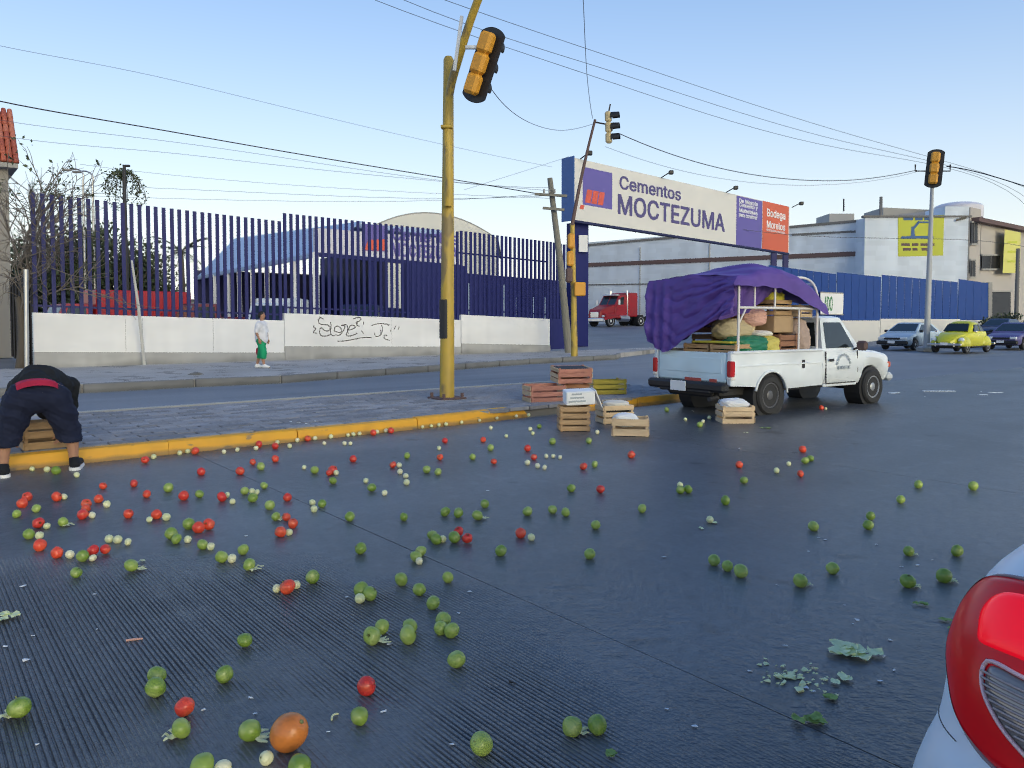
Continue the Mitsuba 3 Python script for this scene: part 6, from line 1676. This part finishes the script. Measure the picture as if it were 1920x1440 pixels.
# crushed greens and torn leaves
def leaf_scrap(px, py, s, seed, mat, label, n=5, flat=.5, group=None):
    r = np.random.default_rng(seed); P = G(px, py, .004); V_, F_ = [], []
    for k in range(n):
        a = r.random() * 6.28; o = np.r_[(r.random(2) - .5) * s * [1.3, 1.0], 0.0]; L, W = s * (.5 + .5 * r.random()), s * (.22 + .2 * r.random())
        d = np.array([math.cos(a), math.sin(a), 0]); w = np.array([-d[1], d[0], 0]); c = len(V_); na, nb = 7, 5
        for i in range(na):
            for j in range(nb):
                x, y = i / (na - 1) - .5, j / (nb - 1) - .5
                wd = W * math.sqrt(max(.02, 1 - (2 * x) ** 2)) * (1 + .3 * r.standard_normal() * .4)
                V_.append(o + d * x * L + w * y * 2 * wd + [0, 0, .004 + flat * s * (.16 * r.random() + .22 * abs(y) * (1 + math.sin(9 * x)) + .10 * k / n)])
        for i in range(na - 1):
            for j in range(nb - 1):
                q0 = c + i * nb + j; F_ += [[q0, q0 + nb, q0 + nb + 1], [q0, q0 + nb + 1, q0 + 1]]
    add('leaf_scrap', mv(trimesh.Trimesh(V_, F_, process=False), frame(P, r.random() * 6)), mat, True, label=label, cat='leaf', group=group)


for a in ((1606, 1226, .12, 1, 'm_pulp', 'largest torn pale green leaf clump on the road left of the near car', 7, .5), (1575, 1278, .07, 2, 'm_pulp', 'narrow pale leaf piece just below the largest leaf clump', 3, .35), (1565, 1312, .055, 3, 'm_leafy', 'small dark green crushed piece below the narrow leaf', 4, .4),
          (1514, 1347, .085, 4, 'm_leafy', 'flattened dark green husk, lowest of the crushed greens at right', 5, .5), (1760, 1162, .06, 5, 'm_leafy', 'dull curled green leaf closest to the near car lamp', 3, .3), (1729, 1135, .05, 6, 'm_leafy', 'bright green husk just left of the dull curled leaf', 4, .6),
          (1140, 1411, .045, 7, 'm_leafy', 'squashed green husk at the bottom edge right of centre', 4, .5), (5, 1160, .075, 8, 'm_pulp', 'pale torn husk with stem cut by the left edge', 4, .6), (1435, 803, .10, 9, 'm_leafy', 'flat green leaf on the road behind the pickup', 3, .25),
          (1317, 992, .05, 10, 'm_pulp', 'flat pale scrap by the pale tomatillo in the right middle', 3, .2), (1400, 812, .06, 11, 'm_pulp', 'flat pale scrap left of the green leaf behind the pickup', 3, .15), (262, 1055, .05, 12, 'm_husk', 'pale stem and husk beside the left green tomatillo', 3, .3), (1790, 1183, .05, 13, 'm_leafy', 'dark green scrap against the near car lamp edge', 3, .3),
          (1340, 981, .05, 14, 'm_pulp', 'thin pale scrap right of the flat pale scrap', 2, .15)):
    leaf_scrap(*a)
r = np.random.default_rng(77); P = G(1492, 1270, .004); mm = []
for k in range(70):
    o = P + np.r_[r.standard_normal(2) * [.075, .075], 0]; s = .006 + .016 * r.random() ** 2
    b = hull((r.random((8, 3)) - .5) * [2.4 * s, 2 * s, s]); b.apply_translation(o + [0, 0, .003]); mm.append(b)
add('crushed_pulp', cat(mm), 'm_pulp', label='pale splattered pulp of crushed fruit at lower right', cat='pulp', kind='stuff')
# litter: paper bits, husk shreds, a stick
bits = '''43 1099 .02;49 1239 .022;62 1192 .012;10 1212 .016;471 1308 .017;385 1331 .016;478 1338 .014;718 1335 .018;616 1372 .010;847 1396 .014;730 1208 .014;462 1005 .02;181 1180 .012;67 1397 .012;178 1114 .012;1517 1034 .012;1548 1012 .014;1535 1008 .012;1643 1021 .013;1688 1063 .012;1303 1362 .016;1407 1258 .014;1457 1097 .012;1582 1135 .012;1606 1163 .018;1600 1170 .012;1657 1231 .02;1669 1200 .016;1678 1257 .014;1650 1277 .018;1473 1212 .018;1510 1290 .018;1525 1297 .014;1720 1060 .016;1750 1050 .014;915 920 .02;1386 841 .02;1690 1063 .012;555 1431 .016;890 1380 .012;860 1150 .012;650 1120 .014;880 1110 .02;1245 1045 .018;1250 1330 .012;1735 744 .03;1840 735 .03;1300 771 .03;560 793 .04;545 791 .03;575 795 .03;590 790 .03'''
bl_ = sorted((tuple(map(float, q.split())) for q in bits.replace('\n', ';').split(';')), key=lambda q: q[0]); cnt = {}
for x, y, w in bl_:
    onm = 780 < y < 800 and x < 600; P = G(x, y, (KH if onm else 0) + .003)
    zx = 'left' if x < 640 else 'centre' if x < 1280 else 'right'; zy = 'far' if y < 960 else 'near' if y < 1180 else 'nearest'
    z = 'm' if onm else (zx, zy); cnt[z] = cnt.get(z, 0) + 1; o = ORD[cnt[z] - 1]
    v = (rng.random((9, 3)) - .5) * [w * 1.8, w * 1.2, w * .35]
    lb = f'white scrap on the paved median, {o} from left' if onm else f'tiny white scrap, {o} from left on the {zy} {zx} of the road'
    add('paper_scrap', hull(v + P + [0, 0, w * .15]), 'm_paper', label=lb, cat='scrap', group='white scraps on the median' if onm else f'white scraps on the {zy} {zx} road')
a, b = G(236, 1201, .006), G(268, 1197, .006); add('stick', tube([a, lerp(a, b, .5) + [0, .004, 0], b], [.005, .006, .004], 6), 'm_cloth_pink', True, label='thin pinkish stick on the grooved concrete at left', cat='stick')
a, b = G(622, 1350, .005), G(634, 1338, .005); add('stem_piece', tube(spline([a, lerp(a, b, .5) + [-.008, .006, .004], b], 8), .004, 6), 'm_husk', True, label='curved pale stem piece right of the orange fruit', cat='stem')
for (x, y, s), l in (((962, 1278, .02), 'small dark lump alone in the near centre of the road'), ((250, 700, .05), 'dark lump') ) [:1]:
    add('dirt_lump', hull(G(x, y, .006) + (rng.random((10, 3)) - .5) * [s * 2, s * 1.4, s * .6]), 'm_dark', label=l, cat='dirt')
